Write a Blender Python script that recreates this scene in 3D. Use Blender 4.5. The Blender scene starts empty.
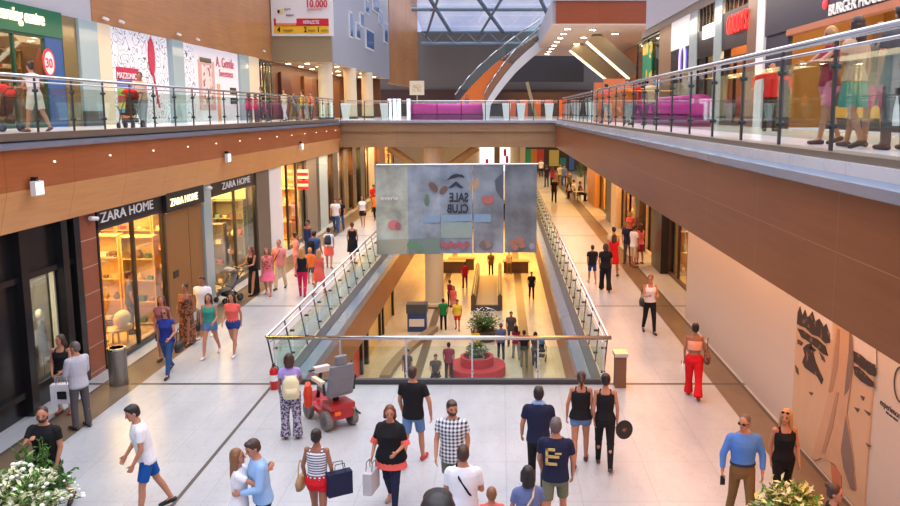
import bpy, math, random
from mathutils import Vector, Matrix
R=math.radians; PI=math.pi
C=bpy.context.scene.collection
rnd=random.Random(7)
# ---------------------------------------------------------------- camera model
F=800.0; CX=500.0; CY=228.0; H=6.1; TH=math.atan((CY-112.0)/F)
ct,st=math.cos(TH),math.sin(TH)
FL=5.63            # upper floor level
LO=-5.5            # lower floor level
def ray(u,v):
    a=(u-CX)/F; b=(CY-v)/F
    return Vector((a,ct+b*st,-st+b*ct))
def PZ(u,v,z=0.0):
    d=ray(u,v); t=(z-H)/d.z; return Vector((d.x*t,d.y*t,z))
def PX(u,v,x):
    d=ray(u,v); t=x/d.x; return Vector((x,d.y*t,H+d.z*t))
def PY(u,v,y):
    d=ray(u,v); t=y/d.y; return Vector((d.x*t,y,H+d.z*t))
# ---------------------------------------------------------------- materials
MATS={}
def newmat(name):
    m=bpy.data.materials.new(name); m.use_nodes=True
    nt=m.node_tree; b=nt.nodes['Principled BSDF']; return m,nt,b
def N(nt,t,**kw):
    n=nt.nodes.new(t)
    for k,v in kw.items(): setattr(n,k,v)
    return n
def sset(n,key,val):
    n.inputs[key].default_value=val
def mth(nt,op,a,b=None,c=None):
    n=N(nt,'ShaderNodeMath',operation=op)
    for i,x in enumerate((a,b,c)):
        if x is None: continue
        if isinstance(x,(int,float)): n.inputs[i].default_value=x
        else: nt.links.new(x,n.inputs[i])
    return n.outputs[0]
def mixc(nt,fac,a,b):
    n=N(nt,'ShaderNodeMix',data_type='RGBA')
    for i,x in ((0,fac),(6,a),(7,b)):
        if isinstance(x,(int,float)): n.inputs[i].default_value=x
        elif isinstance(x,(tuple,list)): n.inputs[i].default_value=(*x[:3],1)
        else: nt.links.new(x,n.inputs[i])
    return n.outputs[2]
def lin(c): return tuple(((x/255)/12.92 if x/255<=0.04045 else ((x/255+0.055)/1.055)**2.4) for x in c)
def mat(name,rgb,rough=0.55,metal=0.0,var=0.12,scale=9.0,bump=0.0,spec=0.5,obj=True):
    """plain coloured surface with a procedural mottling; rgb is 0-255 sRGB"""
    if name in MATS: return MATS[name]
    m,nt,b=newmat(name); c=lin(rgb)
    tc=N(nt,'ShaderNodeTexCoord'); no=N(nt,'ShaderNodeTexNoise')
    sset(no,'Scale',scale); sset(no,'Detail',3.0)
    nt.links.new(tc.outputs['Object'],no.inputs['Vector'])
    lo=tuple(x*(1-var) for x in c); hi=tuple(min(1,x*(1+var)) for x in c)
    nt.links.new(mixc(nt,no.outputs['Fac'],lo,hi),b.inputs['Base Color'])
    sset(b,'Roughness',rough); sset(b,'Metallic',metal); sset(b,'Specular IOR Level',spec)
    if bump:
        bp=N(nt,'ShaderNodeBump'); sset(bp,'Strength',bump); sset(bp,'Distance',0.01)
        nt.links.new(no.outputs['Fac'],bp.inputs['Height']); nt.links.new(bp.outputs['Normal'],b.inputs['Normal'])
    MATS[name]=m; return m
def emit(name,rgb,strength):
    if name in MATS: return MATS[name]
    m,nt,b=newmat(name); c=lin(rgb)
    sset(b,'Base Color',(*c,1)); sset(b,'Emission Color',(*c,1)); sset(b,'Emission Strength',strength)
    MATS[name]=m; return m
def glass(name,tint=(226,240,234),base=0.05,rough=0.02):
    if name in MATS: return MATS[name]
    m=bpy.data.materials.new(name); m.use_nodes=True; nt=m.node_tree; nt.nodes.clear()
    o=N(nt,'ShaderNodeOutputMaterial'); mx=N(nt,'ShaderNodeMixShader')
    t=N(nt,'ShaderNodeBsdfTransparent'); g=N(nt,'ShaderNodeBsdfGlossy')
    sset(t,'Color',(*lin(tint),1)); sset(g,'Roughness',rough); sset(g,'Color',(0.9,0.95,0.95,1))
    lw=N(nt,'ShaderNodeFresnel'); sset(lw,'IOR',1.45)
    f=mth(nt,'MINIMUM',mth(nt,'ADD',mth(nt,'MULTIPLY',lw.outputs[0],0.38),base),0.3)
    nt.links.new(f,mx.inputs[0]); nt.links.new(t.outputs[0],mx.inputs[1]); nt.links.new(g.outputs[0],mx.inputs[2])
    nt.links.new(mx.outputs[0],o.inputs[0]); MATS[name]=m; return m
def patmat(name,kind,c1,c2,scale=10.0,rough=0.7,thr=0.5,axis=2):
    """two-colour pattern in object space: check, stripe, blob, doodle, pixel"""
    if name in MATS: return MATS[name]
    m,nt,b=newmat(name); tc=N(nt,'ShaderNodeTexCoord'); c1=lin(c1); c2=lin(c2)
    sep=N(nt,'ShaderNodeSeparateXYZ'); nt.links.new(tc.outputs['Object'],sep.inputs[0])
    if kind=='check':
        a=mth(nt,'LESS_THAN',mth(nt,'FRACT',mth(nt,'MULTIPLY',sep.outputs[0],scale)),0.5)
        c=mth(nt,'LESS_THAN',mth(nt,'FRACT',mth(nt,'MULTIPLY',sep.outputs[2],scale)),0.5)
        f=mth(nt,'MULTIPLY',mth(nt,'ADD',a,c),0.5)
    elif kind=='stripe':
        f=mth(nt,'LESS_THAN',mth(nt,'FRACT',mth(nt,'MULTIPLY',sep.outputs[axis],scale)),thr)
    elif kind=='blob':
        no=N(nt,'ShaderNodeTexNoise'); sset(no,'Scale',scale); nt.links.new(tc.outputs['Object'],no.inputs['Vector'])
        f=mth(nt,'GREATER_THAN',no.outputs['Fac'],thr)
    elif kind=='doodle':
        no=N(nt,'ShaderNodeTexNoise'); sset(no,'Scale',scale); sset(no,'Detail',1.5); nt.links.new(tc.outputs['Object'],no.inputs['Vector'])
        f=mth(nt,'LESS_THAN',mth(nt,'FRACT',mth(nt,'MULTIPLY',no.outputs['Fac'],9.0)),thr)
    nt.links.new(mixc(nt,f,c1,c2),b.inputs['Base Color']); sset(b,'Roughness',rough)
    MATS[name]=m; return m
# ---------------------------------------------------------------- mesh builder
class MB:
    def __init__(s): s.v=[]; s.f=[]; s.m=[]; s.k=0
    def add(s,vs,fs,mi=None):
        o=len(s.v); s.v+= [tuple(x) for x in vs]
        for f in fs: s.f.append(tuple(i+o for i in f)); s.m.append(s.k if mi is None else mi)
        return s
    def box(s,x0,y0,z0,x1,y1,z1):
        x0,x1=sorted((x0,x1)); y0,y1=sorted((y0,y1)); z0,z1=sorted((z0,z1))
        return s.add([(x0,y0,z0),(x1,y0,z0),(x1,y1,z0),(x0,y1,z0),(x0,y0,z1),(x1,y0,z1),(x1,y1,z1),(x0,y1,z1)],
          [(3,2,1,0),(4,5,6,7),(0,1,5,4),(1,2,6,5),(2,3,7,6),(3,0,4,7)])
    def bar(s,p,q,w,h,up=(0,0,1)):
        p=Vector(p);q=Vector(q);d=(q-p).normalized(); u=Vector(up); sx=d.cross(u)
        if sx.length<1e-4: sx=d.cross(Vector((0,1,0)))
        sx.normalize(); u=sx.cross(d)
        vs=[e+sx*a*w/2+u*b*h/2 for e in (p,q) for a,b in ((-1,-1),(1,-1),(1,1),(-1,1))]
        return s.add(vs,[(0,1,2,3),(7,6,5,4),(0,4,5,1),(1,5,6,2),(2,6,7,3),(3,7,4,0)])
    def loft(s,rings,n=12,cap=True,ph=0.0,pw=1.0):
        vs=[]; fs=[]
        for c,a,b in rings:
            c=Vector(c);a=Vector(a);b=Vector(b)
            for i in range(n):
                t=2*PI*i/n+ph; x=math.cos(t); y=math.sin(t)
                if pw!=1.0:
                    x=math.copysign(abs(x)**pw,x); y=math.copysign(abs(y)**pw,y)
                vs.append(c+a*x+b*y)
        for k in range(len(rings)-1):
            for i in range(n):
                j=(i+1)%n; fs.append((k*n+i,k*n+j,(k+1)*n+j,(k+1)*n+i))
        if cap:
            fs.append(tuple(range(n))[::-1]); fs.append(tuple((len(rings)-1)*n+i for i in range(n)))
        return s.add(vs,fs)
    def tube(s,p,q,r,r2=None,n=10,side=(1,0.01,0)):
        p=Vector(p);q=Vector(q); d=(q-p).normalized(); r2=r if r2 is None else r2
        a=Vector(side)-d*Vector(side).dot(d)
        if a.length<0.1: a=Vector((0,0,1))-d*d.z
        a.normalize(); b=d.cross(a)
        return s.loft([(p,a*r,b*r),(q,a*r2,b*r2)],n)
    def path(s,pts,r,n=8):
        for i in range(len(pts)-1):
            s.tube(pts[i],pts[i+1],r,n=n)
            if i: s.ball(pts[i],(r,r,r),n=n,m=4)
        return s
    def lathe(s,prof,c=(0,0,0),n=20):
        c=Vector(c)
        return s.loft([(c+Vector((0,0,z)),Vector((r,0,0)),Vector((0,r,0))) for r,z in prof],n)
    def ball(s,c,r,n=12,m=8,rot=None):
        c=Vector(c); rot=rot or Matrix.Identity(3); rg=[]
        for k in range(m+1):
            t=-PI/2+PI*k/m; cc=max(math.cos(t),0.02)
            rg.append((c+rot@Vector((0,0,r[2]*math.sin(t))),rot@Vector((r[0]*cc,0,0)),rot@Vector((0,r[1]*cc,0))))
        return s.loft(rg,n)
    def cone(s,p,q,r1,r2,n=10,side=(1,0,0),flat=1.0,round_=True):
        """tapered limb with rounded ends"""
        p=Vector(p);q=Vector(q); d=(q-p)
        if d.length<1e-6: return s
        d.normalize(); a=Vector(side)-d*Vector(side).dot(d)
        if a.length<0.1: a=Vector((0,1,0))-d*d.y
        a.normalize(); b=d.cross(a)*flat
        rg=[]
        if round_: rg+=[(p-d*r1*0.9,a*r1*.4,b*r1*.4),(p-d*r1*.55,a*r1*.83,b*r1*.83)]
        rg+=[(p,a*r1,b*r1),(q,a*r2,b*r2)]
        if round_: rg+=[(q+d*r2*.55,a*r2*.83,b*r2*.83),(q+d*r2*.9,a*r2*.4,b*r2*.4)]
        return s.loft(rg,n)
    def quad(s,a,b,c,d): return s.add([a,b,c,d],[(0,1,2,3)])
    def prism(s,poly,off):
        """closed polygon (3d points) extruded by vector off"""
        n=len(poly); off=Vector(off); a=[Vector(p) for p in poly]; b=[p+off for p in a]
        return s.add(a+b,[tuple(range(n))[::-1],tuple(range(n,2*n))]+[(i,(i+1)%n,n+(i+1)%n,n+i) for i in range(n)])
    def build(s,name,m,parent=None,world=False,smooth=False,remesh=0,smoothit=3,autosmooth=None):
        vs=s.v; loc=Vector((0,0,0))
        if parent is None:
            xs=[v[0] for v in vs]; ys=[v[1] for v in vs]; zs=[v[2] for v in vs]
            loc=Vector(((min(xs)+max(xs))/2,(min(ys)+max(ys))/2,min(zs)))
        elif world:
            p=parent
            while p: loc+=p.location; p=p.parent
        me=bpy.data.meshes.new(name)
        me.from_pydata([(v[0]-loc.x,v[1]-loc.y,v[2]-loc.z) for v in vs] if (parent is None or world) else vs,[],s.f)
        ms=m if isinstance(m,(list,tuple)) else [m]
        for x in ms: me.materials.append(x)
        if len(ms)>1: me.polygons.foreach_set('material_index',s.m)
        if smooth or remesh: me.polygons.foreach_set('use_smooth',[True]*len(s.f))
        fixn(me)
        o=bpy.data.objects.new(name,me); C.objects.link(o)
        if parent is None: o.location=loc
        else: o.parent=parent
        if remesh:
            md=o.modifiers.new('r','REMESH'); md.mode='VOXEL'; md.voxel_size=remesh; md.use_smooth_shade=True
            if smoothit:
                sm=o.modifiers.new('s','SMOOTH'); sm.iterations=smoothit; sm.factor=0.5
        return o
import bmesh
def fixn(me):
    bm=bmesh.new(); bm.from_mesh(me); bmesh.ops.recalc_face_normals(bm,faces=bm.faces); bm.to_mesh(me); bm.free()
def bake_modifiers():
    obs=[o for o in C.objects if o.type=='MESH' and len(o.modifiers)]
    dg=bpy.context.evaluated_depsgraph_get(); res=[]
    for o in obs: res.append((o,bpy.data.meshes.new_from_object(o.evaluated_get(dg))))
    for o,me in res:
        ms=list(o.data.materials); me.name=o.data.name; o.modifiers.clear(); o.data=me
        if not len(me.materials):
            for x in ms: me.materials.append(x)
        me.polygons.foreach_set('use_smooth',[True]*len(me.polygons))
def thing(name,label,cat,loc=(0,0,0),rz=0,group=None):
    o=bpy.data.objects.new(name,None); C.objects.link(o); o.empty_display_size=0.1
    o.location=loc; o.rotation_euler=(0,0,R(rz)); o['label']=label; o['category']=cat
    if group: o['group']=group
    return o
def tag(o,label,cat,group=None,kind=None):
    o['label']=label; o['category']=cat
    if group: o['group']=group
    if kind: o['kind']=kind
    return o
def struct(o): o['kind']='structure'; return o
def dup(o,loc=None,rz=None,label=None,group=None,parent=None):
    c=o.copy(); C.objects.link(c); c.parent=parent
    if loc is not None: c.location=loc
    if rz is not None: c.rotation_euler=(0,0,R(rz))
    if label: c['label']=label
    if group: c['group']=group
    for ch in list(o.children): dup(ch,parent=c)
    return c
def text(body,size,m,parent,mtx,name='lettering',depth=0.01,align='LEFT',bold=0.0,sx=1.0,mirror=False):
    cu=bpy.data.curves.new(name,'FONT'); cu.body=body; cu.size=size; cu.extrude=depth; cu.align_x=align; cu.offset=bold*size
    cu.resolution_u=3
    o=bpy.data.objects.new(name,cu); C.objects.link(o)
    dg=bpy.context.evaluated_depsgraph_get(); me=bpy.data.meshes.new_from_object(o.evaluated_get(dg))
    bpy.data.objects.remove(o); bpy.data.curves.remove(cu)
    S=Matrix.Diagonal((-sx if mirror else sx,1,1,1))
    me.transform(mtx@S); me.materials.clear(); me.materials.append(m)
    if mirror: me.flip_normals()
    me.name=name
    t=bpy.data.objects.new(name,me); C.objects.link(t)
    if parent: t.parent=parent
    return t
def wallmtx(origin,xdir,up=(0,0,1)):
    x=Vector(xdir).normalized(); y=Vector(up).normalized(); z=x.cross(y)
    return Matrix(((x.x,y.x,z.x,origin[0]),(x.y,y.y,z.y,origin[1]),(x.z,y.z,z.z,origin[2]),(0,0,0,1)))
# ---------------------------------------------------------------- people
SKIN={'l':mat('skin_light',(214,160,130),0.55,var=.06),'m':mat('skin_tan',(190,130,100),0.55,var=.06),'d':mat('skin_dark_tan',(160,104,78),0.55,var=.06)}
HAIR={'black':mat('hair_black',(30,24,24),0.45,var=.3,scale=60),'brown':mat('hair_brown',(66,42,32),0.45,var=.3,scale=60),
 'auburn':mat('hair_auburn',(112,58,40),0.45,var=.3,scale=60),'blond':mat('hair_blond',(190,142,84),0.45,var=.25,scale=60),
 'grey':mat('hair_grey',(96,86,82),0.5,var=.3,scale=60),'lightbrown':mat('hair_light_brown',(132,88,56),0.45,var=.25,scale=60)}
EYE=mat('eye_dark',(38,26,22),0.2,var=.02); LIP=mat('lips',(150,72,66),0.5,var=.05)
DK=mat('dark_lens',(18,16,18),0.15,var=.02)
TORSO={ # z, half width, half depth, y shift
 'm':[(.79,.13,.085,0),(.88,.17,.112,-.005),(.97,.16,.105,0),(1.07,.148,.1,0),(1.18,.162,.108,0),(1.30,.182,.116,.005),(1.37,.188,.105,0),(1.42,.165,.085,-.005),(1.455,.115,.07,-.005),(1.485,.075,.06,-.005),(1.52,.06,.058,0)],
 'f':[(.79,.13,.085,0),(.88,.178,.115,-.012),(.97,.16,.1,0),(1.07,.122,.085,0),(1.18,.136,.094,.003),(1.28,.15,.118,.014),(1.36,.156,.092,.0),(1.41,.138,.074,-.005),(1.445,.095,.06,-.005),(1.475,.064,.052,-.005),(1.52,.05,.05,0)]}
def rotm(pitch=0,yaw=0,roll=0):
    # pitch>0 leans forward (+Y); yaw>0 turns to own left
    return Matrix.Rotation(R(yaw),3,'Z')@Matrix.Rotation(R(-pitch),3,'X')@Matrix.Rotation(R(roll),3,'Y')
POSE={
 'stand':dict(L=(2,3,4),Rr=(-2,3,2),aL=(4,10,14,8),aR=(2,10,16,8)),
 'walk':dict(L=(24,2,8),Rr=(-18,2,22),aL=(-18,8,16,4),aR=(20,8,26,6)),
 'walk2':dict(L=(-18,2,22),Rr=(24,2,8),aL=(20,8,26,6),aR=(-18,8,16,4)),
 'stroll':dict(L=(14,2,5),Rr=(-12,2,14),aL=(-8,9,14,5),aR=(10,9,22,6)),
 'stroll2':dict(L=(-12,2,14),Rr=(14,2,5),aL=(10,9,22,6),aR=(-8,9,14,5)),
 'hipbag':dict(L=(12,2,5),Rr=(-10,2,12),aL=(-6,14,20,6),aR=(6,22,75,-4)),
 'push':dict(L=(16,2,6),Rr=(-14,2,16),aL=(28,6,62,8),aR=(28,6,62,8),lean=6),
 'hold':dict(L=(3,3,4),Rr=(-3,3,3),aL=(16,12,75,18),aR=(18,12,80,20)),
 'sit':dict(L=(82,5,84),Rr=(78,7,80),aL=(30,8,50,16),aR=(34,8,50,16),lean=4),
 'reach':dict(L=(5,3,5),Rr=(-4,3,3),aL=(50,12,35,8),aR=(4,10,16,6)),
}
def person(loc,h=1.7,yaw=0,sex='m',pose='stand',top=None,bottom=None,hair=('short','black'),skin='m',shoe=(40,36,38),
           label='',head=(0,0),res=0.014,group=None,over=None,build=1.0,face=False,beard=None,glasses=False,belt=None,hat=None,extra=None,name='person',lean=None):
    """top=(sleeve,hem z,material[,neck[,loose]]) neck: tee/tank/strapless ; bottom=(kind,material)"""
    P=dict(POSE[pose]); P.update(over or {})
    k=h/1.75
    if h<1.4: hk=k*1.18
    else: hk=k
    root=thing(name,label,'person',loc,yaw,group)
    tors=TORSO[sex]; tw=(P.get('twist',0)); le=P.get('lean',1) if lean is None else lean
    T=rotm(le,tw); hip=Vector((0,0,.92*k))
    def up(p): # torso space -> local
        p=Vector(p)*k; return hip+T@(p-hip)
    def upv(v): return T@Vector(v)
    fem=sex=='f'
    # ---- joints
    J={}
    for s,key,nm in ((-1,'L','L'),(1,'Rr','R')):
        f,ab,kn=P[key]; hp=Vector((s*.09*k,0,.92*k))
        d1=Vector((s*math.sin(R(ab)),math.sin(R(f)),-math.cos(R(f)))).normalized()
        d2=Vector((s*math.sin(R(ab))*.3,math.sin(R(f-kn)),-math.cos(R(f-kn)))).normalized()
        kne=hp+d1*.43*k; ank=kne+d2*.41*k
        fp=min(0,(f-kn)+4)*.75 if pose!='sit' else 0
        fd=Vector((s*.12,math.cos(R(fp)),math.sin(R(fp)))).normalized()
        J['leg'+nm]=(hp,kne,ank,fd)
    low=min(min(J[q][2].z-.075*k, (J[q][2]+J[q][3]*.2*k).z-.055*k) for q in ('legL','legR'))
    dz=-low
    for s,key,nm in ((-1,'aL','L'),(1,'aR','R')):
        f,ab,el,inn=P[key]; sw=(.185 if not fem else .158)*build
        sh=Vector((s*sw,-.005,1.41))
        d1=Vector((s*math.sin(R(ab)),math.sin(R(f))*math.cos(R(ab)),-math.cos(R(f))*math.cos(R(ab)))).normalized()
        g=f+el
        d2=Vector((-s*math.sin(R(inn))+s*.15*math.sin(R(ab)),math.sin(R(g)),-math.cos(R(g)))).normalized()
        e=sh+d1*.285; w=e+d2*.25
        J['arm'+nm]=(up(sh),up(e),up(w),upv(d2),upv((-s,0,0)))
    sh_=Vector((0,0,dz))
    for q in J: J[q]=tuple((x+sh_ if i<3 else x) for i,x in enumerate(J[q]))
    hip0=hip; 
    def up2(p): return up(p)+sh_
    neck=up2((0,0,1.515)); HR=T@rotm(head[1],head[0]); 
    def hd(p): return neck+HR@(Vector(p)*hk)      # head space: origin at neck top
    X=upv((1,0,0)); Y=upv((0,1,0))
    def trings(z0,z1,inf=0,flare=0,wide=1.0):
        zs=sorted(set([z0,z1]+[r[0] for r in tors if z0<r[0]<z1])); out=[]
        for z in zs:
            for a,b in zip(tors,tors[1:]):
                if a[0]<=z<=b[0]:
                    t=(z-a[0])/(b[0]-a[0]); w,d,y=[a[i]+(b[i]-a[i])*t for i in (1,2,3)]; break
            else: w,d,y=tors[0][1:] if z<tors[0][0] else tors[-1][1:]
            fl=flare*max(0,(z1-z))/(z1-z0)
            w=w*build; d=d*(1+(build-1)*1.4)
            out.append((up2((0,y,z)),X*(w*wide+inf+fl)*k,Y*(d+inf+fl)*k))
        return out
    # ---- body
    b=MB()
    b.loft(trings(.79,1.52),14)
    r=[(.084,.052,.05,.033),(.09,.054,.05,.033)][fem]; r=[x*k*(build*.5+.5) for x in r]
    for nm,s in (('L',-1),('R',1)):
        hp,kne,ank,fd=J['leg'+nm]
        b.cone(hp,kne,r[0],r[1],12)
        mid=kne+(ank-kne)*.3+Vector((0,-.012*k,0))
        b.cone(kne,mid,r[1]*.97,r[2]*1.05,12); b.cone(mid,ank,r[2]*1.05,r[3],12)
        toe=ank+fd*.17*k-Vector((0,0,.045*k)); heel=ank-fd*.05*k-Vector((0,0,.04*k))
        b.cone(heel,toe,.036*k,.03*k,10,flat=.85); b.cone(ank,ank+fd*.1*k-Vector((0,0,.04*k)),.036*k,.034*k,10)
    ra=[(.05,.04,.036,.026),(.041,.034,.031,.022)][fem]; ra=[x*k*(build*.5+.5) for x in ra]
    for nm,s in (('L',-1),('R',1)):
        S,E,W,d,n=J['arm'+nm]
        db=(.062 if not fem else .05)*(1 if not (top and top[0]>0) else .72)*k; b.ball(S-X*(0 if not (top and top[0]>0) else (.014 if s>0 else -.014)*k),(db,)*3,10,6)
        b.cone(S,E,ra[0],ra[1],10); mid=E+(W-E)*.3
        b.cone(E,mid,ra[1]*.98,ra[2],10); b.cone(mid,W,ra[2],ra[3],10)
        hk_=k*(.92 if fem else 1.0)
        side=d.cross(n).normalized(); n=side.cross(d).normalized()
        pc=W+d*.05*hk_
        b.loft([(W,side*.024*hk_,n*.018*hk_),(W+d*.03*hk_,side*.036*hk_,n*.017*hk_),(W+d*.07*hk_,side*.042*hk_,n*.016*hk_),(W+d*.095*hk_,side*.04*hk_,n*.013*hk_)],10)
        for q,(o_,l_) in enumerate(((-.031,.058),(-.0105,.068),(.0105,.072),(.031,.064))):
            p0=W+(d*.085+side*o_*(1 if s>0 else -1)*1.0)*hk_
            c1=(d*math.cos(.35)+n*math.sin(.35)); c2=(d*math.cos(.95)+n*math.sin(.95))
            p1=p0+c1*l_*.55*hk_; p2=p1+c2*l_*.5*hk_
            b.cone(p0,p1,.0092*hk_,.0085*hk_,7); b.cone(p1,p2,.0085*hk_,.007*hk_,7)
        fw=Vector((0,1,0)); tside=side if side.dot(T@(fw+Vector((0,0,.6))))>0 else -side
        t0=W+(d*.025+tside*.03)*hk_; t1=t0+(d*.035+tside*.026+n*.012)*hk_; t2=t1+(d*.03+tside*.004+n*.014)*hk_
        b.cone(t0,t1,.0125*hk_,.0105*hk_,7); b.cone(t1,t2,.0105*hk_,.008*hk_,7)
    # neck, head
    b.cone(up2((0,-.005,1.46)),hd((0,.005,.06)),(.056 if not fem else .046)*k,(.054 if not fem else .045)*hk,12)
    rot=HR
    b.ball(hd((0,-.004,.135)),(.076*hk,.096*hk,.098*hk),14,10,rot)
    b.ball(hd((0,.03,.075)),(.056*hk,.06*hk,.07*hk),12,8,rot)
    b.cone(hd((0,.07,.03)),hd((0,.062,.045)),.022*hk,.03*hk,8)
    b.cone(hd((0,.094,.125)),hd((0,.108,.092)),.009*hk,.014*hk,7)
    for s in (-1,1): b.ball(hd((s*.078,-.004,.11)),(.01*hk,.02*hk,.031*hk),8,6,rot)
    body=b.build('body',SKIN[skin],root,remesh=res,smoothit=2)
    # ---- face
    if face:
        for s in (-1,1):
            e=MB(); e.ball(hd((s*.031,.081,.12)),(.0115*hk,.008*hk,.006*hk),8,6,rot); e.ball(hd((s*.033,.083,.14)),(.018*hk,.007*hk,.0035*hk),8,5,rot)
            e.build('eye',EYE,body,smooth=True)
        e=MB(); e.ball(hd((0,.083,.065)),(.024*hk,.01*hk,.006*hk),8,5,rot); e.build('mouth',LIP,body,smooth=True)
    if glasses:
        e=MB()
        for s in (-1,1):
            e.ball(hd((s*.034,.09,.122)),(.027*hk,.008*hk,.02*hk),10,6,rot); e.cone(hd((s*.06,.08,.126)),hd((s*.082,0,.122)),.004*hk,.004*hk,5)
        e.cone(hd((-.02,.098,.126)),hd((.02,.098,.126)),.004*hk,.004*hk,5)
        e.build('sunglasses',DK,root,smooth=True)
    if beard:
        e=MB(); e.ball(hd((0,.036,.055)),(.062*hk,.066*hk,.048*hk),12,7,rot); e.cone(hd((-.064,.02,.06)),hd((-.07,.0,.1)),.016*hk,.012*hk); e.cone(hd((.064,.02,.06)),hd((.07,.0,.1)),.016*hk,.012*hk)
        e.build('beard',HAIR[beard],root,remesh=max(res*.7,.006),smoothit=1)
    # ---- hair
    if hair:
        st_,hc=hair; e=MB()
        sz=1.0 if st_!='buzz' else .955
        e.ball(hd((0,-.02,.15)),(.086*hk*sz,.098*hk*sz,.1*hk*sz),14,9,rot)
        if st_ in('short','buzz','bun','pony','crop'):
            e.ball(hd((0,-.045,.105)),(.08*hk*sz,.066*hk*sz,.075*hk),12,8,rot)
        if st_=='short': e.ball(hd((0,.03,.205)),(.07*hk,.06*hk,.036*hk),10,6,rot)
        if st_ in('long','xlong','bob'):
            Lh={'long':.12,'xlong':.28,'bob':.02}[st_]
            for s in (-1,1):
                e.cone(hd((s*.068,-.01,.15)),hd((s*.078,-.015,.04)),.034*hk,.032*hk)
                if st_!='bob': e.cone(hd((s*.078,-.015,.04)),hd((s*.09,-.02,-.06-(Lh*.4))),.034*hk,.02*hk)
            c0=hd((0,-.06,.12)); c1=hd((0,-.075,.0)); c2=neck+upv((0,-.095*k,-.02*k-Lh*k))
            e.loft([(hd((0,-.04,.19)),HR@Vector((.05*hk,0,0)),HR@Vector((0,.05*hk,0))),(c0,HR@Vector((.085*hk,0,0)),HR@Vector((0,.06*hk,0))),(c1,X*.09*hk,Y*.05*hk),(c1*.5+c2*.5,X*.088*hk,Y*.042*hk),(c2,X*.055*hk,Y*.025*hk)],12)
        if st_=='bun': e.ball(hd((0,-.1,.2)),(.046*hk,.046*hk,.044*hk),10,7,rot)
        if st_=='pony':
            e.cone(hd((0,-.1,.16)),hd((0,-.15,.09)),.03*hk,.034*hk); e.cone(hd((0,-.15,.09)),hd((0,-.13,-.06)),.034*hk,.012*hk)
        e.build('hair',HAIR[hc],root,remesh=max(res*.9,.008),smoothit=2)
    if hat:
        pass
    # ---- clothes
    rs=max(res,.011)
    if bottom:
        kind,m=bottom[0],bottom[1]; lo=bottom[2] if len(bottom)>2 else 0.014; e=MB()
        if kind in('trousers','slim','wide','shorts','hot','long_shorts','capri'):
            e.loft(trings(.79,1.03,lo),14)
            frac={'shorts':.8,'hot':.38,'long_shorts':1.02}.get(kind)
            g={'slim':.011,'wide':.03}.get(kind,lo); 
            for nm in 'LR':
                hp,kne,ank,fd=J['leg'+nm]
                if frac:
                    if frac<=1: e.cone(hp,hp+(kne-hp)*frac,r[0]+g*k,r[0]+(r[1]-r[0])*frac+(.024 if kind!='hot' else .014)*k,12,round_=False)
                    else: e.cone(hp,kne,r[0]+g*k,r[1]+.026*k,12); e.cone(kne,kne+(ank-kne)*.12,r[1]+.026*k,r[1]+.026*k,12,round_=False)
                    e.ball(hp,(r[0]+g*k,)*3,10,6)
                else:
                    e.cone(hp,kne,r[0]+g*k,r[1]+g*1.1*k,12)
                    e.ball(kne,(r[1]+max(g*1.1,.02)*k,)*3,10,6)
                    end=kne+(ank-kne)*(.62 if kind=='capri' else 1.03)
                    mid=kne+(ank-kne)*.35
                    e.cone(kne,mid,r[1]+g*1.1*k,max(r[2]+g*k,.05*k),12)
                    e.cone(mid,end,max(r[2]+g*k,.05*k),{'slim':r[3]+.012*k,'wide':.105*k,'capri':r[2]+.02*k}.get(kind,.062*k),12,round_=False)
        elif kind in('skirt','mini','midi','maxi'):
            zh={'mini':.66,'skirt':.56,'midi':.4,'maxi':.1}[kind]; w=bottom[3] if len(bottom)>3 else .2
            rg=trings(.88,1.03,lo); cen=(J['legL'][1]+J['legR'][1])*.5
            t=(.92-zh)/.43
            hc_=Vector((0,0,zh*k+ (dz))) ; hc_.y=(cen.y)*min(1,t)*.6
            rg=[(hc_,Vector((w*k,0,0)),Vector((0,w*.85*k,0))),((hc_+rg[0][0])*.5,Vector(((w*.5+.11)*k,0,0)),Vector((0,(w*.4+.075)*k,0)))]+rg
            e.loft(rg,16)
        e.build({'trousers':'trousers','slim':'trousers','wide':'trousers','capri':'trousers','shorts':'shorts','hot':'shorts','long_shorts':'shorts'}.get(kind,'skirt'),m,root,remesh=rs,smoothit=2)
    if top:
        sl,hem,m=top[:3]; nk=top[3] if len(top)>3 else 'tee'; lo=top[4] if len(top)>4 else .02; e=MB()
        z1={'tee':1.475,'tank':1.385,'strapless':1.345}[nk]
        if hem<.79:  # tunic / dress hanging below the hips
            rg=trings(.88,z1,lo,flare=0); w=(.19+lo); hc_=Vector((0,0,hem*k+dz))
            e.loft([(hc_,X*(w+.02)*k,Y*(w*.72)*k)]+rg,16)
        else: e.loft(trings(hem,z1,lo,flare=lo*.5),16)
        if nk=='tank':
            for s in (-1,1):
                e.cone(up2((s*.1*build,.075,1.36)),up2((s*.085*build,0,1.455)),.024*k,.022*k,8); e.cone(up2((s*.085*build,0,1.455)),up2((s*.095*build,-.075,1.36)),.022*k,.026*k,8)
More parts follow.
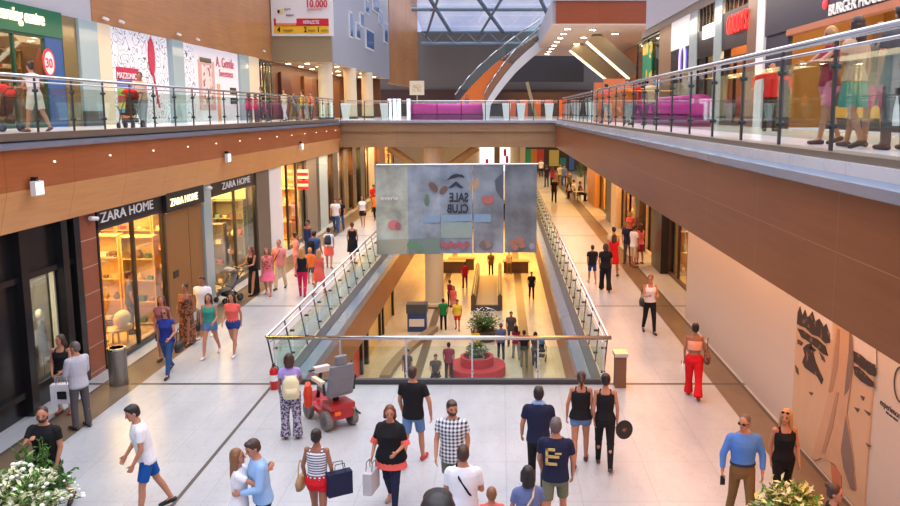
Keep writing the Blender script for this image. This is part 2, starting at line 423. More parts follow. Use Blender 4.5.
        if sl>0:
            for nm in 'LR':
                S,E,W,d,n=J['arm'+nm]
                e.ball(S-X*((.012 if nm=='R' else -.012)*k)-Vector((0,0,.008*k)),((.066 if not fem else .056)*k,)*3,10,7)
                e.cone(S+(up2((0,0,1.425))-S)*.45,S-Vector((0,0,.006*k)),.052*k,.06*k if not fem else .05*k,10)
                S=S-Vector((0,0,.012*k))
                if sl<1: e.cone(S,S+(E-S)*sl,ra[0]+.018*k,ra[1]+.022*k,10,round_=False)
                else:
                    e.cone(S,E,ra[0]+.016*k,ra[1]+.014*k,10)
                    e.cone(E,E+(W-E)*min(1,sl-1+.05),ra[1]+.014*k,ra[3]+.014*k,10,round_=False)
        e.build('dress' if hem<.5 else ('shirt' if nk=='tee' else 'top'),m,root,remesh=rs,smoothit=2)
    if belt:
        e=MB(); e.loft(trings(1.0,1.035,.03),16); e.build('belt',belt,root,smooth=True)
    if shoe:
        sm=mat('shoe_%d_%d_%d'%shoe,shoe,.5)
        for nm in 'LR':
            hp,kne,ank,fd=J['leg'+nm]; e=MB()
            toe=ank+fd*.165*k-Vector((0,0,.04*k)); heel=ank-fd*.045*k-Vector((0,0,.038*k))
            e.cone(heel,toe,.042*k,.037*k,10,flat=.9); e.cone(ank-Vector((0,0,.02*k)),ank+fd*.09*k-Vector((0,0,.035*k)),.043*k,.036*k,10)
            e.build('shoe',sm,root,remesh=max(res,.012),smoothit=1)
    root['_j']=0; del root['_j']
    M=Matrix.Translation(Vector(loc))@Matrix.Rotation(R(yaw),4,'Z')
    info=dict(root=root,k=k,up=up2,hd=hd,J=J,M=M,T=T,neck=neck,hip=hip+sh_,HR=HR)
    return info
def wpt(I,p): return I['M']@Vector(p)
# ---------------------------------------------------------------- setting materials
def posmat(name,fn,rough=0.3,spec=0.5,metal=0.0):
    """material driven by world position; fn(nt,pos,sx,sy,sz)->colour socket"""
    m,nt,b=newmat(name); g=N(nt,'ShaderNodeNewGeometry'); sp=N(nt,'ShaderNodeSeparateXYZ')
    nt.links.new(g.outputs['Position'],sp.inputs[0])
    col=fn(nt,g.outputs['Position'],*sp.outputs)
    nt.links.new(col,b.inputs['Base Color']); sset(b,'Roughness',rough); sset(b,'Specular IOR Level',spec); sset(b,'Metallic',metal); return m
def noise(nt,vec,scale,detail=4,rough=.55,stretch=None):
    if stretch:
        mp=N(nt,'ShaderNodeMapping'); mp.inputs['Scale'].default_value=stretch; nt.links.new(vec,mp.inputs[0]); vec=mp.outputs[0]
    n=N(nt,'ShaderNodeTexNoise'); sset(n,'Scale',scale); sset(n,'Detail',detail); sset(n,'Roughness',rough); nt.links.new(vec,n.inputs['Vector']); return n.outputs['Fac']
def line(nt,coord,period,w,off=0.0):
    f=mth(nt,'FRACT',mth(nt,'DIVIDE',mth(nt,'SUBTRACT',coord,off),period)); return mth(nt,'LESS_THAN',f,w/period)
def ramp(nt,f,a,b): 
    r=N(nt,'ShaderNodeMapRange'); r.inputs[1].default_value=a; r.inputs[2].default_value=b; nt.links.new(f,r.inputs[0]); return r.outputs[0]
def marble_fn(c0,c1,cj,px=1.2,py=1.46):
    def fn(nt,p,x,y,z):
        n=noise(nt,p,.9,6,.62,(1,.35,1)); n2=noise(nt,p,3.1,5,.6,(1,.5,1))
        col=mixc(nt,ramp(nt,n,.35,.7),lin(c0),lin(c1))
        v=mth(nt,'LESS_THAN',mth(nt,'ABSOLUTE',mth(nt,'SUBTRACT',n2,.5)),.006)
        col=mixc(nt,mth(nt,'MULTIPLY',v,.3),col,lin(cj))
        j=mth(nt,'MAXIMUM',line(nt,x,px,.014,.1),line(nt,y,py,.014,.22))
        return mixc(nt,mth(nt,'MULTIPLY',j,.45),col,lin(cj))
    return fn
M_marble=posmat('white_marble',marble_fn((186,188,190),(164,166,170),(130,130,132)),.28)
M_brown=posmat('brown_stone',marble_fn((122,104,84),(98,82,64),(76,62,50),.6,.73),.3)
M_joint=mat('dark_joint',(74,66,62),.4)
M_under=mat('warm_white_ceiling',(226,214,196),.7,var=.03)
def wood_fn(c0,c1,cj,ay='y',pl=2.4,seam=None,w=.012):
    def fn(nt,p,x,y,z):
        st_=(.35,.35,6) 
        n=noise(nt,p,2.2,6,.6,st_); n2=noise(nt,p,.35,2,.5)
        f=mth(nt,'ADD',mth(nt,'MULTIPLY',n,.7),mth(nt,'MULTIPLY',n2,.5))
        col=mixc(nt,ramp(nt,f,.35,.85),lin(c0),lin(c1))
        a=y if ay=='y' else x
        j=line(nt,a,pl,w,.3)
        if seam: j=mth(nt,'MAXIMUM',j,mth(nt,'LESS_THAN',mth(nt,'ABSOLUTE',mth(nt,'SUBTRACT',z,seam)),w*.6))
        return mixc(nt,j,col,lin(cj))
    return fn
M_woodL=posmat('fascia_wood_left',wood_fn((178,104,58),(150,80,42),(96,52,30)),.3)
M_woodL_lit=posmat('fascia_wood_lit',wood_fn((226,166,106),(204,142,86),(150,96,56)),.3)  # left fascia wood made paler to stand in for light reflected off the floor
M_woodR=posmat('fascia_wood_right',wood_fn((146,84,46),(120,66,36),(164,106,70),seam=4.78,w=.01),.35)
M_bridge=posmat('bridge_panels',wood_fn((176,146,108),(150,122,88),(110,88,64),'x',3.1),.28)
M_upwood=posmat('upper_wall_wood',wood_fn((196,138,84),(160,106,62),(120,78,46),pl=3.0,seam=13.2),.35)
M_greypanel=mat('grey_panel',(128,122,112),.4)
M_alu=mat('brushed_aluminium',(190,194,200),.25,.9,var=.05)
M_steel=mat('stainless_steel',(205,205,205),.18,1.0,var=.04)
M_dsteel=mat('dark_steel',(72,70,68),.35,.6)
M_glass=glass('rail_glass',(240,249,245),.02)
M_sglass=glass('shop_glass',(247,249,248),.015)
M_black=mat('black_lacquer',(26,25,27),.22,var=.1)
M_white=mat('white_paint',(232,230,228),.55,var=.03)
M_cream=mat('cream_paint',(226,208,176),.5,var=.05)
M_bluepil=mat('pale_blue_glass_cladding',(166,184,184),.12,var=.05)
M_gold=mat('brass_panel',(150,104,52),.4,.1,var=.1,scale=2)
M_brownstone=posmat('terracotta_cladding',lambda nt,p,x,y,z: mixc(nt,line(nt,z,.62,.02,.1),mixc(nt,noise(nt,p,2.0,5),lin((160,92,64)),lin((126,66,44))),lin((196,160,136))),.45)
M_dgrey=mat('dark_grey_panel',(70,70,74),.45)
M_white_em=emit('lamp_white',(255,238,205),14.0)
M_letters=mat('white_letters',(240,240,238),.4,var=.01)
ENV=[]
# ---------------------------------------------------------------- ground floor with the opening
VX0,VX1,VY0,VY1=-5.1,2.35,17.5,56.0
xs=[-16,-9.02,-8.94,-8.15,-5.17,-5.1,VX1,4.83,5.42,5.5,14]
joints=[24.8,32.1,39.4,46.7,54.0,61.3,68.6]
ys=[-2,17.38,17.5]
for j in joints: ys+= [j-.05,j+.05]
ys+= [56.0,95.0]; ys=sorted(set(ys))
fb=MB()
for i in range(len(xs)-1):
    for j in range(len(ys)-1):
        x0,x1,y0,y1=xs[i],xs[i+1],ys[j],ys[j+1]; xm=(x0+x1)/2; ym=(y0+y1)/2
        if VX0<xm<VX1 and VY0<ym<VY1: continue
        k=0
        if (-8.94<xm<-8.15) or (4.83<xm<5.42): k=1
        if -9.02<xm<-8.94 or 5.42<xm<5.5: k=2
        if ym<17.5 and -5.17<xm<-5.1: k=2
        if (17.38<ym<17.5) or any(abs(ym-q)<.06 for q in joints): k=2
        fb.k=k; fb.add([(x0,y0,0),(x1,y0,0),(x1,y1,0),(x0,y1,0),(x0,y0,-.3),(x1,y0,-.3),(x1,y1,-.3),(x0,y1,-.3)],[(0,1,2,3),(7,6,5,4),(0,4,5,1),(1,5,6,2),(2,6,7,3),(3,7,4,0)])
struct(fb.build('floor',[M_marble,M_brown,M_joint]))
# slab edge round the opening
M_woodV=posmat('opening_fascia_wood',wood_fn((164,106,58),(136,84,44),(90,54,30)),.35)
eb=MB()
eb.k=0; eb.box(VX0,VY0,-1.5,VX0+.5,VY1,-.34); eb.box(VX1-.45,VY0,-1.5,VX1,VY1,-.34)
eb.k=1; eb.box(VX0+.24,VY0,-.32,VX0+.55,VY1,-.04); eb.box(VX1-.5,VY0,-.32,VX1-.22,VY1,-.04)
eb.k=2; eb.box(VX0,VY0,-.32,VX0+.235,VY1,-.02); eb.box(VX1-.215,VY0,-.32,VX1,VY1,-.02)
M_ledge=mat('ledge_blue_steel',(150,166,190),.2,.55,var=.04)
struct(eb.build('trim_1',[M_woodV,M_ledge,M_dgrey]))
eb=MB(); eb.box(VX0,VY0-.06,-.35,VX1,VY0+.06,.1); eb.box(VX0,VY0+.06,-1.5,VX1,VY0+.2,-.02); struct(eb.build('trim_2',M_dgrey))
# lower level
lf=MB(); lf.box(-14,24,LO-.2,14,92,LO); 
M_lfloor=posmat('lower_floor_stone',marble_fn((226,214,190),(206,192,166),(150,130,104)),.25)
struct(lf.build('floor',M_lfloor))
lt=MB(); lt.box(1.0,24,LO,1.5,80,LO+.004); lt.box(-3.9,24,LO,-3.5,80,LO+.004); struct(lt.build('trim_3',M_brown))
lc=MB(); lc.box(-16,17.7,-1.9,VX0-.01,95,-1.5); lc.box(VX1+.01,17.7,-1.9,14,95,-1.5); lc.box(VX0,56.05,-1.9,VX1,95,-1.5); struct(lc.build('ceiling',M_under))
wl=MB(); wl.box(-6.6,24,LO,-6.3,46,-1.9); struct(wl.build('wall_lower_left',mat('lower_cream_wall',(214,186,136),.5)))
wl=MB(); wl.box(3.4,24,LO,3.7,60,-1.9); struct(wl.build('wall_lower_right',mat('lower_grey_wall',(176,150,116),.5)))
wl=MB(); wl.box(-14,80,LO,14,80.3,-1.9); struct(wl.build('wall_lower_far',mat('lower_gold_wall',(224,170,90),.5)))
# ---------------------------------------------------------------- upper floor slabs and fascias
ub=MB(); ub.box(-14.2,-2,4.4,-9.25,46,FL); ub.box(3.25,-2,4.4,8.2,46,FL); ub.box(-16,46.05,4.4,16,96,FL)
M_ufloor=posmat('upper_marble',marble_fn((214,216,218),(196,198,200),(150,150,150)),.2)
struct(ub.build('floor',M_ufloor))
cb=MB(); cb.box(3.25,-2,4.1,14,46,4.39); cb.box(-16,46.3,4.1,16,96,4.39); struct(cb.build('ceiling',M_under))
# left fascia: upright band over an inward sloping band
lf_=MB()
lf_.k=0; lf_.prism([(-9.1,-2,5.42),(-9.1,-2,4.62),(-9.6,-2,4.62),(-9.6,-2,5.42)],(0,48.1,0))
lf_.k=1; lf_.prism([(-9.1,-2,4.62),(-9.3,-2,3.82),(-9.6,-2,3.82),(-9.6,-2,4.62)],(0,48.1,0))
struct(lf_.build('wall_left_fascia',[M_woodL,M_woodL_lit]))
rf_=MB(); rf_.box(3.2,-2,4.1,3.5,46.1,5.4); struct(rf_.build('wall_right_fascia',M_woodR))
bf_=MB(); bf_.box(-9.6,46.0,4.1,3.5,46.3,5.5); bf_.box(-9.1,45.9,5.0,3.2,46.0,5.05); struct(bf_.build('wall_far_fascia',M_bridge))
tr=MB()
tr.prism([(-9.45,-2,5.58),(-9.02,-2,5.5),(-9.02,-2,5.4),(-9.45,-2,5.4)],(0,48,0)); struct(tr.build('trim_4',M_ledge))
tr=MB(); tr.prism([(3.45,-2,5.56),(3.1,-2,5.48),(3.1,-2,5.38),(3.45,-2,5.38)],(0,48,0)); struct(tr.build('trim_5',M_ledge))
tr=MB(); tr.box(-9.1,45.85,5.5,3.2,46.3,5.62); struct(tr.build('trim_6',M_alu))
tr=MB(); tr.box(-9.5,-2,5.56,-9.12,45.8,5.7); tr.box(3.32,-2,5.56,3.62,45.8,5.7); struct(tr.build('trim_7',mat('rail_sill',(120,108,96),.4,.3)))
# ---------------------------------------------------------------- glass railings
def railing(p0,p1,n,label,z0,hh,name='glass_railing',second=True,postw=.05,inner=0.0,rad=.035,glassz=.1,postm=None,hoff=(0,0,0),hext=0):
    p0=Vector(p0);p1=Vector(p1); t=thing(name,label,'railing',(p0+p1)/2)
    d=(p1-p0).normalized(); L=(p1-p0).length
    q=Vector((0,0,1)); side=d.cross(q)
    ho=Vector(hoff); top=MB(); top.tube(p0+q*hh+ho-d*hext,p1+q*hh+ho+d*hext,rad,n=12); top.build('handrail',M_steel,t,world=True,smooth=True)
    if second:
        s2=MB(); s2.tube(p0+q*(hh-.11)+ho*.5,p1+q*(hh-.11)+ho*.5,.018,n=8); s2.build('handrail',M_steel,t,world=True,smooth=True)
    for i in range(n+1):
        a=p0+d*(L*i/n); pm=MB(); pm.bar(a+q*0.0,a+q*(hh-.02)+ho*.9,postw*.5,postw,up=d)
        for zz in (.22,.75): pm.tube(a+q*(hh*zz)-side*.05,a+q*(hh*zz)+side*.05,.03,n=8)
        if i%1==0: pm.build('post',postm or M_dsteel,t,world=True)
        if i<n:
            b=p0+d*(L*(i+1)/n); g=MB(); g.bar(a+d*.04+q*(glassz+(hh-.2-glassz)/2),b-d*.04+q*(glassz+(hh-.2-glassz)/2),.012,hh-.2-glassz,up=q); g.build('glass_panel',M_glass,t,world=True)
    return t
railing((-9.3,18.99-1.38*9,5.7),(-9.3,18.99+1.38*19,5.7),28,'long glass railing with steel posts along the upper left gallery',0,1.1)
railing((3.47,8.43-1.58*3,5.7),(3.47,8.43+1.58*23,5.7),26,'long glass railing along the upper right gallery with burger restaurant behind',0,1.16,rad=.04,postw=.055)
railing((-9.1,46.1,5.62),(3.3,46.1,5.62),9,'glass railing across the far end of the upper gallery bridge',0,1.1)
railing((VX0,VY0+.1,0),(VX0,VY1,0),26,'slanting glass railing on the left side of the floor opening',0,1.06,glassz=.06,hoff=(-.2,0,0))
railing((VX1,VY0+.1,0),(VX1,VY1,0),26,'glass railing on the right side of the floor opening beside the warm walkway',0,1.06,glassz=.06,hoff=(.1,0,0))
railing((VX0,VY0,0.02),(VX1,VY0,0.02),5,'front glass railing with a thick steel handrail across the floor opening',0,1.04,glassz=.1,second=False,rad=.05,postw=.04,postm=M_steel,hext=.16)
# ---------------------------------------------------------------- column with V struts, far walls
t=thing('column','round cream column rising from lower floor to the bridge','column',(-3.95,47.2,LO))
b=MB(); b.lathe([(.75,0),(.75,.25),(.56,.3),(.54,9.55)],n=28); b.build('shaft',M_cream,t,smooth=False)
for s in (-1,1):
    b=MB(); b.tube((s*.4,0,8.0),(s*2.6,0,9.55),.24,n=14); b.build('strut',mat('gold_beam',(196,158,104),.35,.3),t)
MB().lathe([(.8,0),(.8,.1)],n=28).build('base',M_brown,t)
wf=MB(); wf.box(-14,84,0,14,84.3,4.1); struct(wf.build('wall_far',mat('far_cream_wall',(206,186,150),.5)))
LIGHTS=[]
def area(name,loc,sx,sy,power,rgb=(255,214,150),rot=(0,0,0),spread=180):
    l=bpy.data.lights.new(name,'AREA'); l.shape='RECTANGLE'; l.size=sx; l.size_y=sy; l.energy=power*(2.2 if name=='shop_lamp' else 1.0); l.color=lin(rgb); l.spread=R(spread)
    o=bpy.data.objects.new(name,l); o.location=loc; o.rotation_euler=tuple(R(a) for a in rot); C.objects.link(o); return o
WN=[0]
def wallname(side): WN[0]+=1; return 'wall_%s_%d'%(side,WN[0])
def room(side,x,y0,y1,z0,z1,depth,m,power=60,rgb=(255,205,130),fl=None):
    """shop interior box behind plane x; side -1 left, +1 right"""
    xb=x+side*depth; b=MB(); w=.08
    b.box(xb,y0,z0,xb+side*w,y1,z1); b.box(x+side*.25,y0,z0,xb,y0+w,z1); b.box(x+side*.25,y1-w,z0,xb,y1,z1); b.box(x+side*.02,y0,z1-.12,xb,y1,z1)
    struct(b.build(wallname('left' if side<0 else 'right'),m))
    if fl:
        f=MB(); f.box(x,y0,z0-.001,xb,y1,z0+.02); struct(f.build('floor',fl))
    area('shop_lamp',(x+side*depth*.5,(y0+y1)/2,z1-.2),max(.3,depth*.6),(y1-y0)*.7,power,rgb)
def post(x,y0,y1,z0,z1,m,w=.35,name='wall_pillar',label=None,cat='pillar',side=-1,parts=None):
    b=MB(); b.box(x-w*.5,y0,z0,x+w*.5,y1,z1)
    if label is None: return struct(b.build(wallname('pillar'),m))
    return tag(b.build(name,m),label,cat)
def front(name,label,x,y0,y1,z0,z1,n=2,fm=None,gm=None,cat='shop window',head=0,headm=None,base=.12):
    """glazed shop front in plane x"""
    t=thing(name,label,cat,(x,(y0+y1)/2,z0)); fm=fm or M_dsteel
    MB().box(x-.05,y0,z0,x+.05,y1,z0+base).build('sill',fm,t,world=True); MB().box(x-.05,y0,z1-.08,x+.05,y1,z1).build('head_rail',fm,t,world=True)
    for i in range(n+1):
        yy=y0+(y1-y0)*i/n; m_=MB(); m_.box(x-.05,yy-.035,z0+base,x+.05,yy+.035,z1-.08); m_.build('mullion',fm,t,world=True)
    for i in range(n):
        a=y0+(y1-y0)*i/n; b_=y0+(y1-y0)*(i+1)/n; g=MB(); g.box(x-.006,a+.035,z0+base,x+.006,b_-.035,z1-.08); g.build('pane',gm or M_sglass,t,world=True)
    return t
def shelfunit(loc,w,d,h,n,m,label,rz=0,group=None,name='shelf_unit'):
    t=thing(name,label,'shelf',loc,rz,group); lv=[]
    for s in (-1,1): MB().box(s*w/2-.02,-d/2,0,s*w/2+.02,d/2,h).build('side_panel',m,t)
    for i in range(n):
        z=.06+(h-.1)*i/(n-1); lv.append(loc[2]+z+.017); MB().box(-w/2,-d/2,z-.015,w/2,d/2,z+.015).build('shelf',m,t)
    MB().box(-w/2,d/2-.02,0,w/2,d/2,h).build('back_panel',m,t)
    return lv
GOODS=[mat('goods_%d'%i,c,.6) for i,c in enumerate([(236,214,170),(196,120,70),(240,236,226),(176,60,50),(226,170,84),(120,90,66),(214,190,150),(90,120,110)])]
def item(kind,loc,s,m,label,group,cat='goods',name=None):
    b=MB(); x,y,z=loc
    if kind=='vase': b.lathe([(.3*s,0),(.46*s,.3*s),(.4*s,.6*s),(.2*s,.8*s),(.26*s,.92*s)],(x,y,z),14)
    elif kind=='basket': b.loft([((x,y,z),(.4*s,0,0),(0,.4*s,0)),((x,y,z+.5*s),(.5*s,0,0),(0,.5*s,0)),((x,y,z+.52*s),(.44*s,0,0),(0,.44*s,0)),((x,y,z+.1*s),(.36*s,0,0),(0,.36*s,0))],14)
    elif kind=='box': b.box(x-.4*s,y-.45*s,z,x+.4*s,y+.45*s,z+.55*s); b.box(x-.42*s,y-.47*s,z+.45*s,x+.42*s,y+.47*s,z+.6*s)
    elif kind=='cushion': b.ball((x,y,z+.4*s),(.18*s,.45*s,.4*s),14,8)
    elif kind=='folded': 
        for q in range(3): b.loft([((x,y,z+.14*s*q),(.4*s,0,0),(0,.45*s,0)),((x,y,z+.14*s*(q+.85)),(.38*s,0,0),(0,.43*s,0))],4,ph=PI/4)
    o=b.build(name or {'vase':'vase','basket':'basket','box':'storage_box','cushion':'cushion','folded':'folded_linen'}[kind],m,smooth=kind in('vase','cushion'))
    return tag(o,label,cat,group)
def stock(x,a0,a1,z,n,size,label,group,kinds=('vase','basket','box','cushion','folded'),r=rnd,ax='y'):
    p=(a1-a0)/n; size=min(size,p*.9)
    for i in range(n):
        q=a0+p*(i+.5); item(r.choice(kinds),(x,q,z) if ax=='y' else (q,x,z),size*r.uniform(.8,1.0),r.choice(GOODS),label,group)
def endshelves(x,side,y,lv0,w,label,short,lamp=None,n=4,group=None):
    """goods on a shelf unit facing the viewer at the far end of a shop"""
    lv=shelfunit((x+side*(w/2+.12),y-.25,lv0),w,.4,2.5,4,MATS['shelf_pale'],label)
    for z in lv[:-1]: stock(y-.27,x+side*.2+(0 if side>0 else -w+.06),x+side*.2+(w-.06 if side>0 else 0),z,n,.38,'goods on the shelves behind the '+short,'goods behind the '+short,ax='x')
mat('shelf_pale',(222,188,122),.5)
# ================================================= LEFT, GROUND FLOOR
LX=-9.45
BL=3.9
# black boutique at the left edge
t=thing('shop_front','black lacquered boutique front with a narrow lit display window','shop front',(LX-.1,15.5,0))
xw=LX-.15
yA=PX(25,330,xw).y; yB=PX(60,330,xw).y
y_end=17.75
b=MB(); b.box(xw-.2,9,0,xw,12.2,BL); b.box(xw-.2,12.6,0,xw,yA,BL); b.box(xw-.2,yB,0,xw,y_end,BL); b.box(xw-.2,yA,0,xw,yB,.5); b.box(xw-.2,yA,2.75,xw,yB,BL); b.build('cladding',M_black,t,world=True)
for yy in (12.75,yA-.12,yB+.15,y_end-.13): MB().box(xw-.1,yy-.12,0,xw+.18,yy+.12,BL).build('pilaster',M_black,t,world=True)
for zz in (2.75,.42): MB().box(xw,12.8,zz,xw+.1,y_end,zz+.12).build('ledge',M_black,t,world=True)
b=MB(); b.box(xw-.03,yA,.5,xw-.015,yB,2.75); b.build('pane',M_sglass,t,world=True)
b=MB(); b.box(xw-.03,12.2,.5,xw-.015,12.6,BL); b.build('pane',M_sglass,t,world=True)
for yy in (yA,yB-.05): MB().box(xw-.12,yy,.5,xw-.02,yy+.05,2.75).build('window_jamb',mat('pale_frame',(200,196,176),.5),t,world=True)
room(-1,xw-.25,12.0,y_end,0,3.2,1.6,mat('boutique_wall',(120,118,110),.6),60,(255,236,206),M_brown)
for i,(yy,cc) in enumerate([(yA+.5,(206,80,90)),(yA+.95,(226,120,130)),(yA+1.3,(120,150,120)),(yA+1.38,(120,116,110))]):
    g=thing('mannequin','%s dress on a mannequin inside the narrow lit display window'%('crimson','pink','sage green','grey')[i],'mannequin',(xw-(.52,.56,.95,.5)[i],yy,0.02))
    b=MB(); b.loft([((0,0,.75),(.16,0,0),(0,.16,0)),((0,0,1.05),(.11,0,0),(0,.13,0)),((0,0,1.3),(.1,0,0),(0,.13,0)),((0,0,1.45),(.06,0,0),(0,.12,0)),((0,0,1.55),(.04,0,0),(0,.05,0))],12); b.build('dress',mat('dress_%d'%i,cc),g,smooth=True)
    b=MB(); b.ball((0,0,1.7),(.08,.075,.11)); b.build('head',M_cream,g,smooth=True)
    b=MB(); b.tube((0,0,.02),(0,0,.8),.02); b.lathe([(.16,0),(.16,.02)]); b.build('stand',M_steel,g)
# terracotta pillar then the two home-goods windows
post(LX-.2,17.75,18.45,0,BL,M_brownstone,.46,'wall_pillar')
z1y0,z1y1=18.5,22.1
room(-1,LX-.05,z1y0,25.0,0,3.75,3.0,mat('warm_shop_wall',(236,196,112),.6),120,(255,208,120),mat('warm_shop_floor',(206,176,130),.3))
t=front('shop_front','tall glazed shop front with warm shelves of household goods and black sign band',LX,z1y0,z1y1,0,3.42,2,M_dsteel)
b=MB(); b.box(LX-.1,z1y0,3.42,LX+.06,z1y1-.02,3.84); b.build('sign_band',mat('sign_black',(24,22,24),.4),t,world=True)
yy0=PX(110,215,LX).y; text('ZARA HOME',.34,M_letters,t,Matrix.Translation(-t.location)@wallmtx((LX+.07,18.6,3.52),(0,1,0)),'lettering',.01,bold=.0,sx=1.5)
# brass door panel with its own sign
t=thing('door_panel','tall closed brass coloured door panel beside the lit household shop','door',(LX+.05,23.6,0))
b=MB(); b.box(LX-.05,22.2,0,LX+.05,25.0,3.25); b.build('leaf',M_gold,t,world=True)
b=MB(); b.box(LX+.05,23.9,0,LX+.055,23.92,3.25); b.box(LX-.02,22.1,0,LX+.08,22.22,3.3); b.build('seam',mat('brass_dark',(96,64,32),.4),t,world=True)
b=MB(); b.box(LX+.05,22.6,1.35,LX+.07,22.95,1.55); b.build('plate',mat('plate_dark',(60,44,28),.4),t,world=True)
b=MB(); b.box(LX-.05,22.15,3.3,LX+.16,25.0,3.85); b.build('sign_band',MATS['sign_black'],t,world=True)
text('ZARA HOME',.3,emit('sign_gold',(255,226,170),1.6),t,Matrix.Translation(-t.location)@wallmtx((LX+.17,22.4,3.46),(0,1,0)),'lettering',.01,bold=.0,sx=1.2)
# shelves and goods, facing the hall
nm=('nearest the glass','second from the glass','deepest inside')
for i in range(3):
    xx=LX-.75-1.12*i
    for z in shelfunit((xx,24.65,.02),1.05,.42,3.1,6,MATS['shelf_pale'],'pale shelf unit full of goods in the warm household shop, %s'%nm[i])[:-1]:
        stock(24.6,xx-.5,xx+.5,z,4,.42,'household ware on the lit pale shelves of the warm shop','goods on the lit shelves',ax='x')
    if i<2:
        for z in shelfunit((xx-.1,22.55+.25*i,.02),.9,.36,2.6,5,MATS['shelf_pale'],'free standing shelf in the middle of the warm household shop, %s'%nm[i])[:-1]:
            stock(22.5+.25*i,xx-.52,xx+.32,z,3,.4,'household ware on the free standing shelves of the warm shop','goods on the free standing shelves',ax='x')
for i in range(2):
    t=thing('display_table','low display table heaped with household goods behind the shop glass, %s'%('nearest the terracotta pillar','beside the mullion')[i],'table',(LX-.65,19.1+1.3*i,.02))
    MB().loft([((0,0,.44),(.42,0,0),(0,.48,0)),((0,0,.5),(.42,0,0),(0,.48,0))],20).build('top',MATS['shelf_pale'],t)
    for a,b_ in ((-1,-1),(1,-1),(1,1),(-1,1)): MB().tube((a*.2,b_*.25,0),(a*.2,b_*.25,.44),.025).build('leg',MATS['shelf_pale'],t)
    stock(LX-.85,18.8+1.3*i,19.4+1.3*i,.522,2,.3,'household ware heaped on low tables behind the warm shop glass','goods on the low tables',('cushion','basket','folded'))
t=tag(MB().ball((LX-.45,19.1,.8),(.2,.3,.27),16,10).build('cushion',mat('linen',(214,170,120),.8),smooth=True),'big rounded tan linen cushion on the low table behind shop glass','cushion')
t.location.z=.522
t=tag(MB().ball((LX-.45,20.4,.8),(.18,.34,.22),16,10).build('cushion',mat('linen_pale',(236,206,150),.8),smooth=True),'pale linen cushion on the table beside the shop mullion','cushion')
t.location.z=.522
# pale blue pillar, second window
post(LX-.12,25.05,25.75,0,BL,M_bluepil,.46)
z2y0,z2y1=25.8,30.6
room(-1,LX-.05,z2y0,z2y1,0,3.75,2.6,mat('second_shop_wall',(236,214,164),.6),130,(255,212,140),MATS['warm_shop_floor'])
t=front('shop_front','second household shop window, pale and bright, between blue pillar and grey pillar',LX,z2y0,z2y1,0,3.42,2,M_dsteel)
b=MB(); b.box(LX-.1,z2y0,3.42,LX+.06,z2y1,3.82); b.build('sign_band',MATS['sign_black'],t,world=True)
text('ZARA HOME',.34,M_letters,t,Matrix.Translation(-t.location)@wallmtx((LX+.07,26.9,3.5),(0,1,0)),'lettering',.01,bold=.0,sx=1.6)
mat('shelf_dark',(120,110,90),.5)
for i in range(2):
    xx=LX-.85-1.25*i
    for z in shelfunit((xx,30.2,.02),1.15,.42,2.8,5,MATS['shelf_dark'],'dark shelf unit inside the second household window, %s'%nm[i])[:-1]:
        stock(30.15,xx-.55,xx+.55,z,4,.42,'household ware on the dark shelves of the second window','goods on the dark shelves',ax='x')
for z in shelfunit((LX-.75,28.0,.02),.9,.36,2.2,4,MATS['shelf_dark'],'dark free standing shelf in the middle of the second household window')[:-1]:
    stock(27.95,LX-1.15,LX-.35,z,3,.4,'household ware on the free standing dark shelf','goods on the free standing dark shelf',ax='x')
post(LX-.2,30.65,32.3,0,BL,mat('grey_brown_pillar',(112,98,84),.5),.6)
post(LX-.15,32.35,34.2,0,BL,M_white,.5)
# ---- shops further along the left wall: (y0,y1,kind,colour)
seq=[]
def lpy(px): return PX(px,190,LX).y
edges=[(286.5,304,'s','toy'),(304,314,'p',(126,116,104)),(314,317,'p',(60,56,52)),(317,325,'p',(176,198,206)),(325,331,'s','gold'),(331,336,'p',(70,62,54)),(336,342,'s','cream'),(342,345,'p',(120,104,84)),(345,351,'s','gold2'),(351,354,'p',(90,60,40)),(354,359,'s','pale'),(359,363,'p',(70,66,56)),(363,368,'s','gold3'),(368,373,'p',(220,214,206)),(373,377,'s','red'),(377,384,'p',(140,90,50)),(384,394,'s','last')]
cols={'toy':(170,130,90),'gold':(224,176,90),'cream':(206,180,130),'gold2':(226,186,104),'pale':(190,200,190),'gold3':(214,170,100),'red':(200,90,60),'last':(214,170,110)}
names={'toy':'toy shop window past the white pillar','gold':'narrow golden shop window left','cream':'narrow cream window far left','gold2':'yellow lit window far left','pale':'pale green window far left','gold3':'tan lit window far left','red':'reddish window by bridge corner','last':'last window behind hanging banner'}
wood_f=mat('shop_brown_frame',(84,60,42),.4)
for a,b_,kd,cc in edges:
    y0,y1=lpy(a),lpy(b_)
    if kd=='p': post(LX-.08,y0,y1,0,BL,mat('pillar_%d_%d_%d'%cc,cc,.35),.45)
    else:
        room(-1,LX-.05,y0+.02,y1-.02,0,3.9,2.2,mat('far_shop_'+cc,cols[cc],.6),22*(y1-y0)+30,(255,206,130),MATS['warm_shop_floor'])
        front('shop_front',names[cc],LX,y0,y1,0,3.85,2 if y1-y0>2 else 1,wood_f if cc not in('toy','pale') else M_dsteel)
        endshelves(LX-.05,-1,y1-.1,.02,1.6,'shelf unit at the back of the '+names[cc],names[cc])
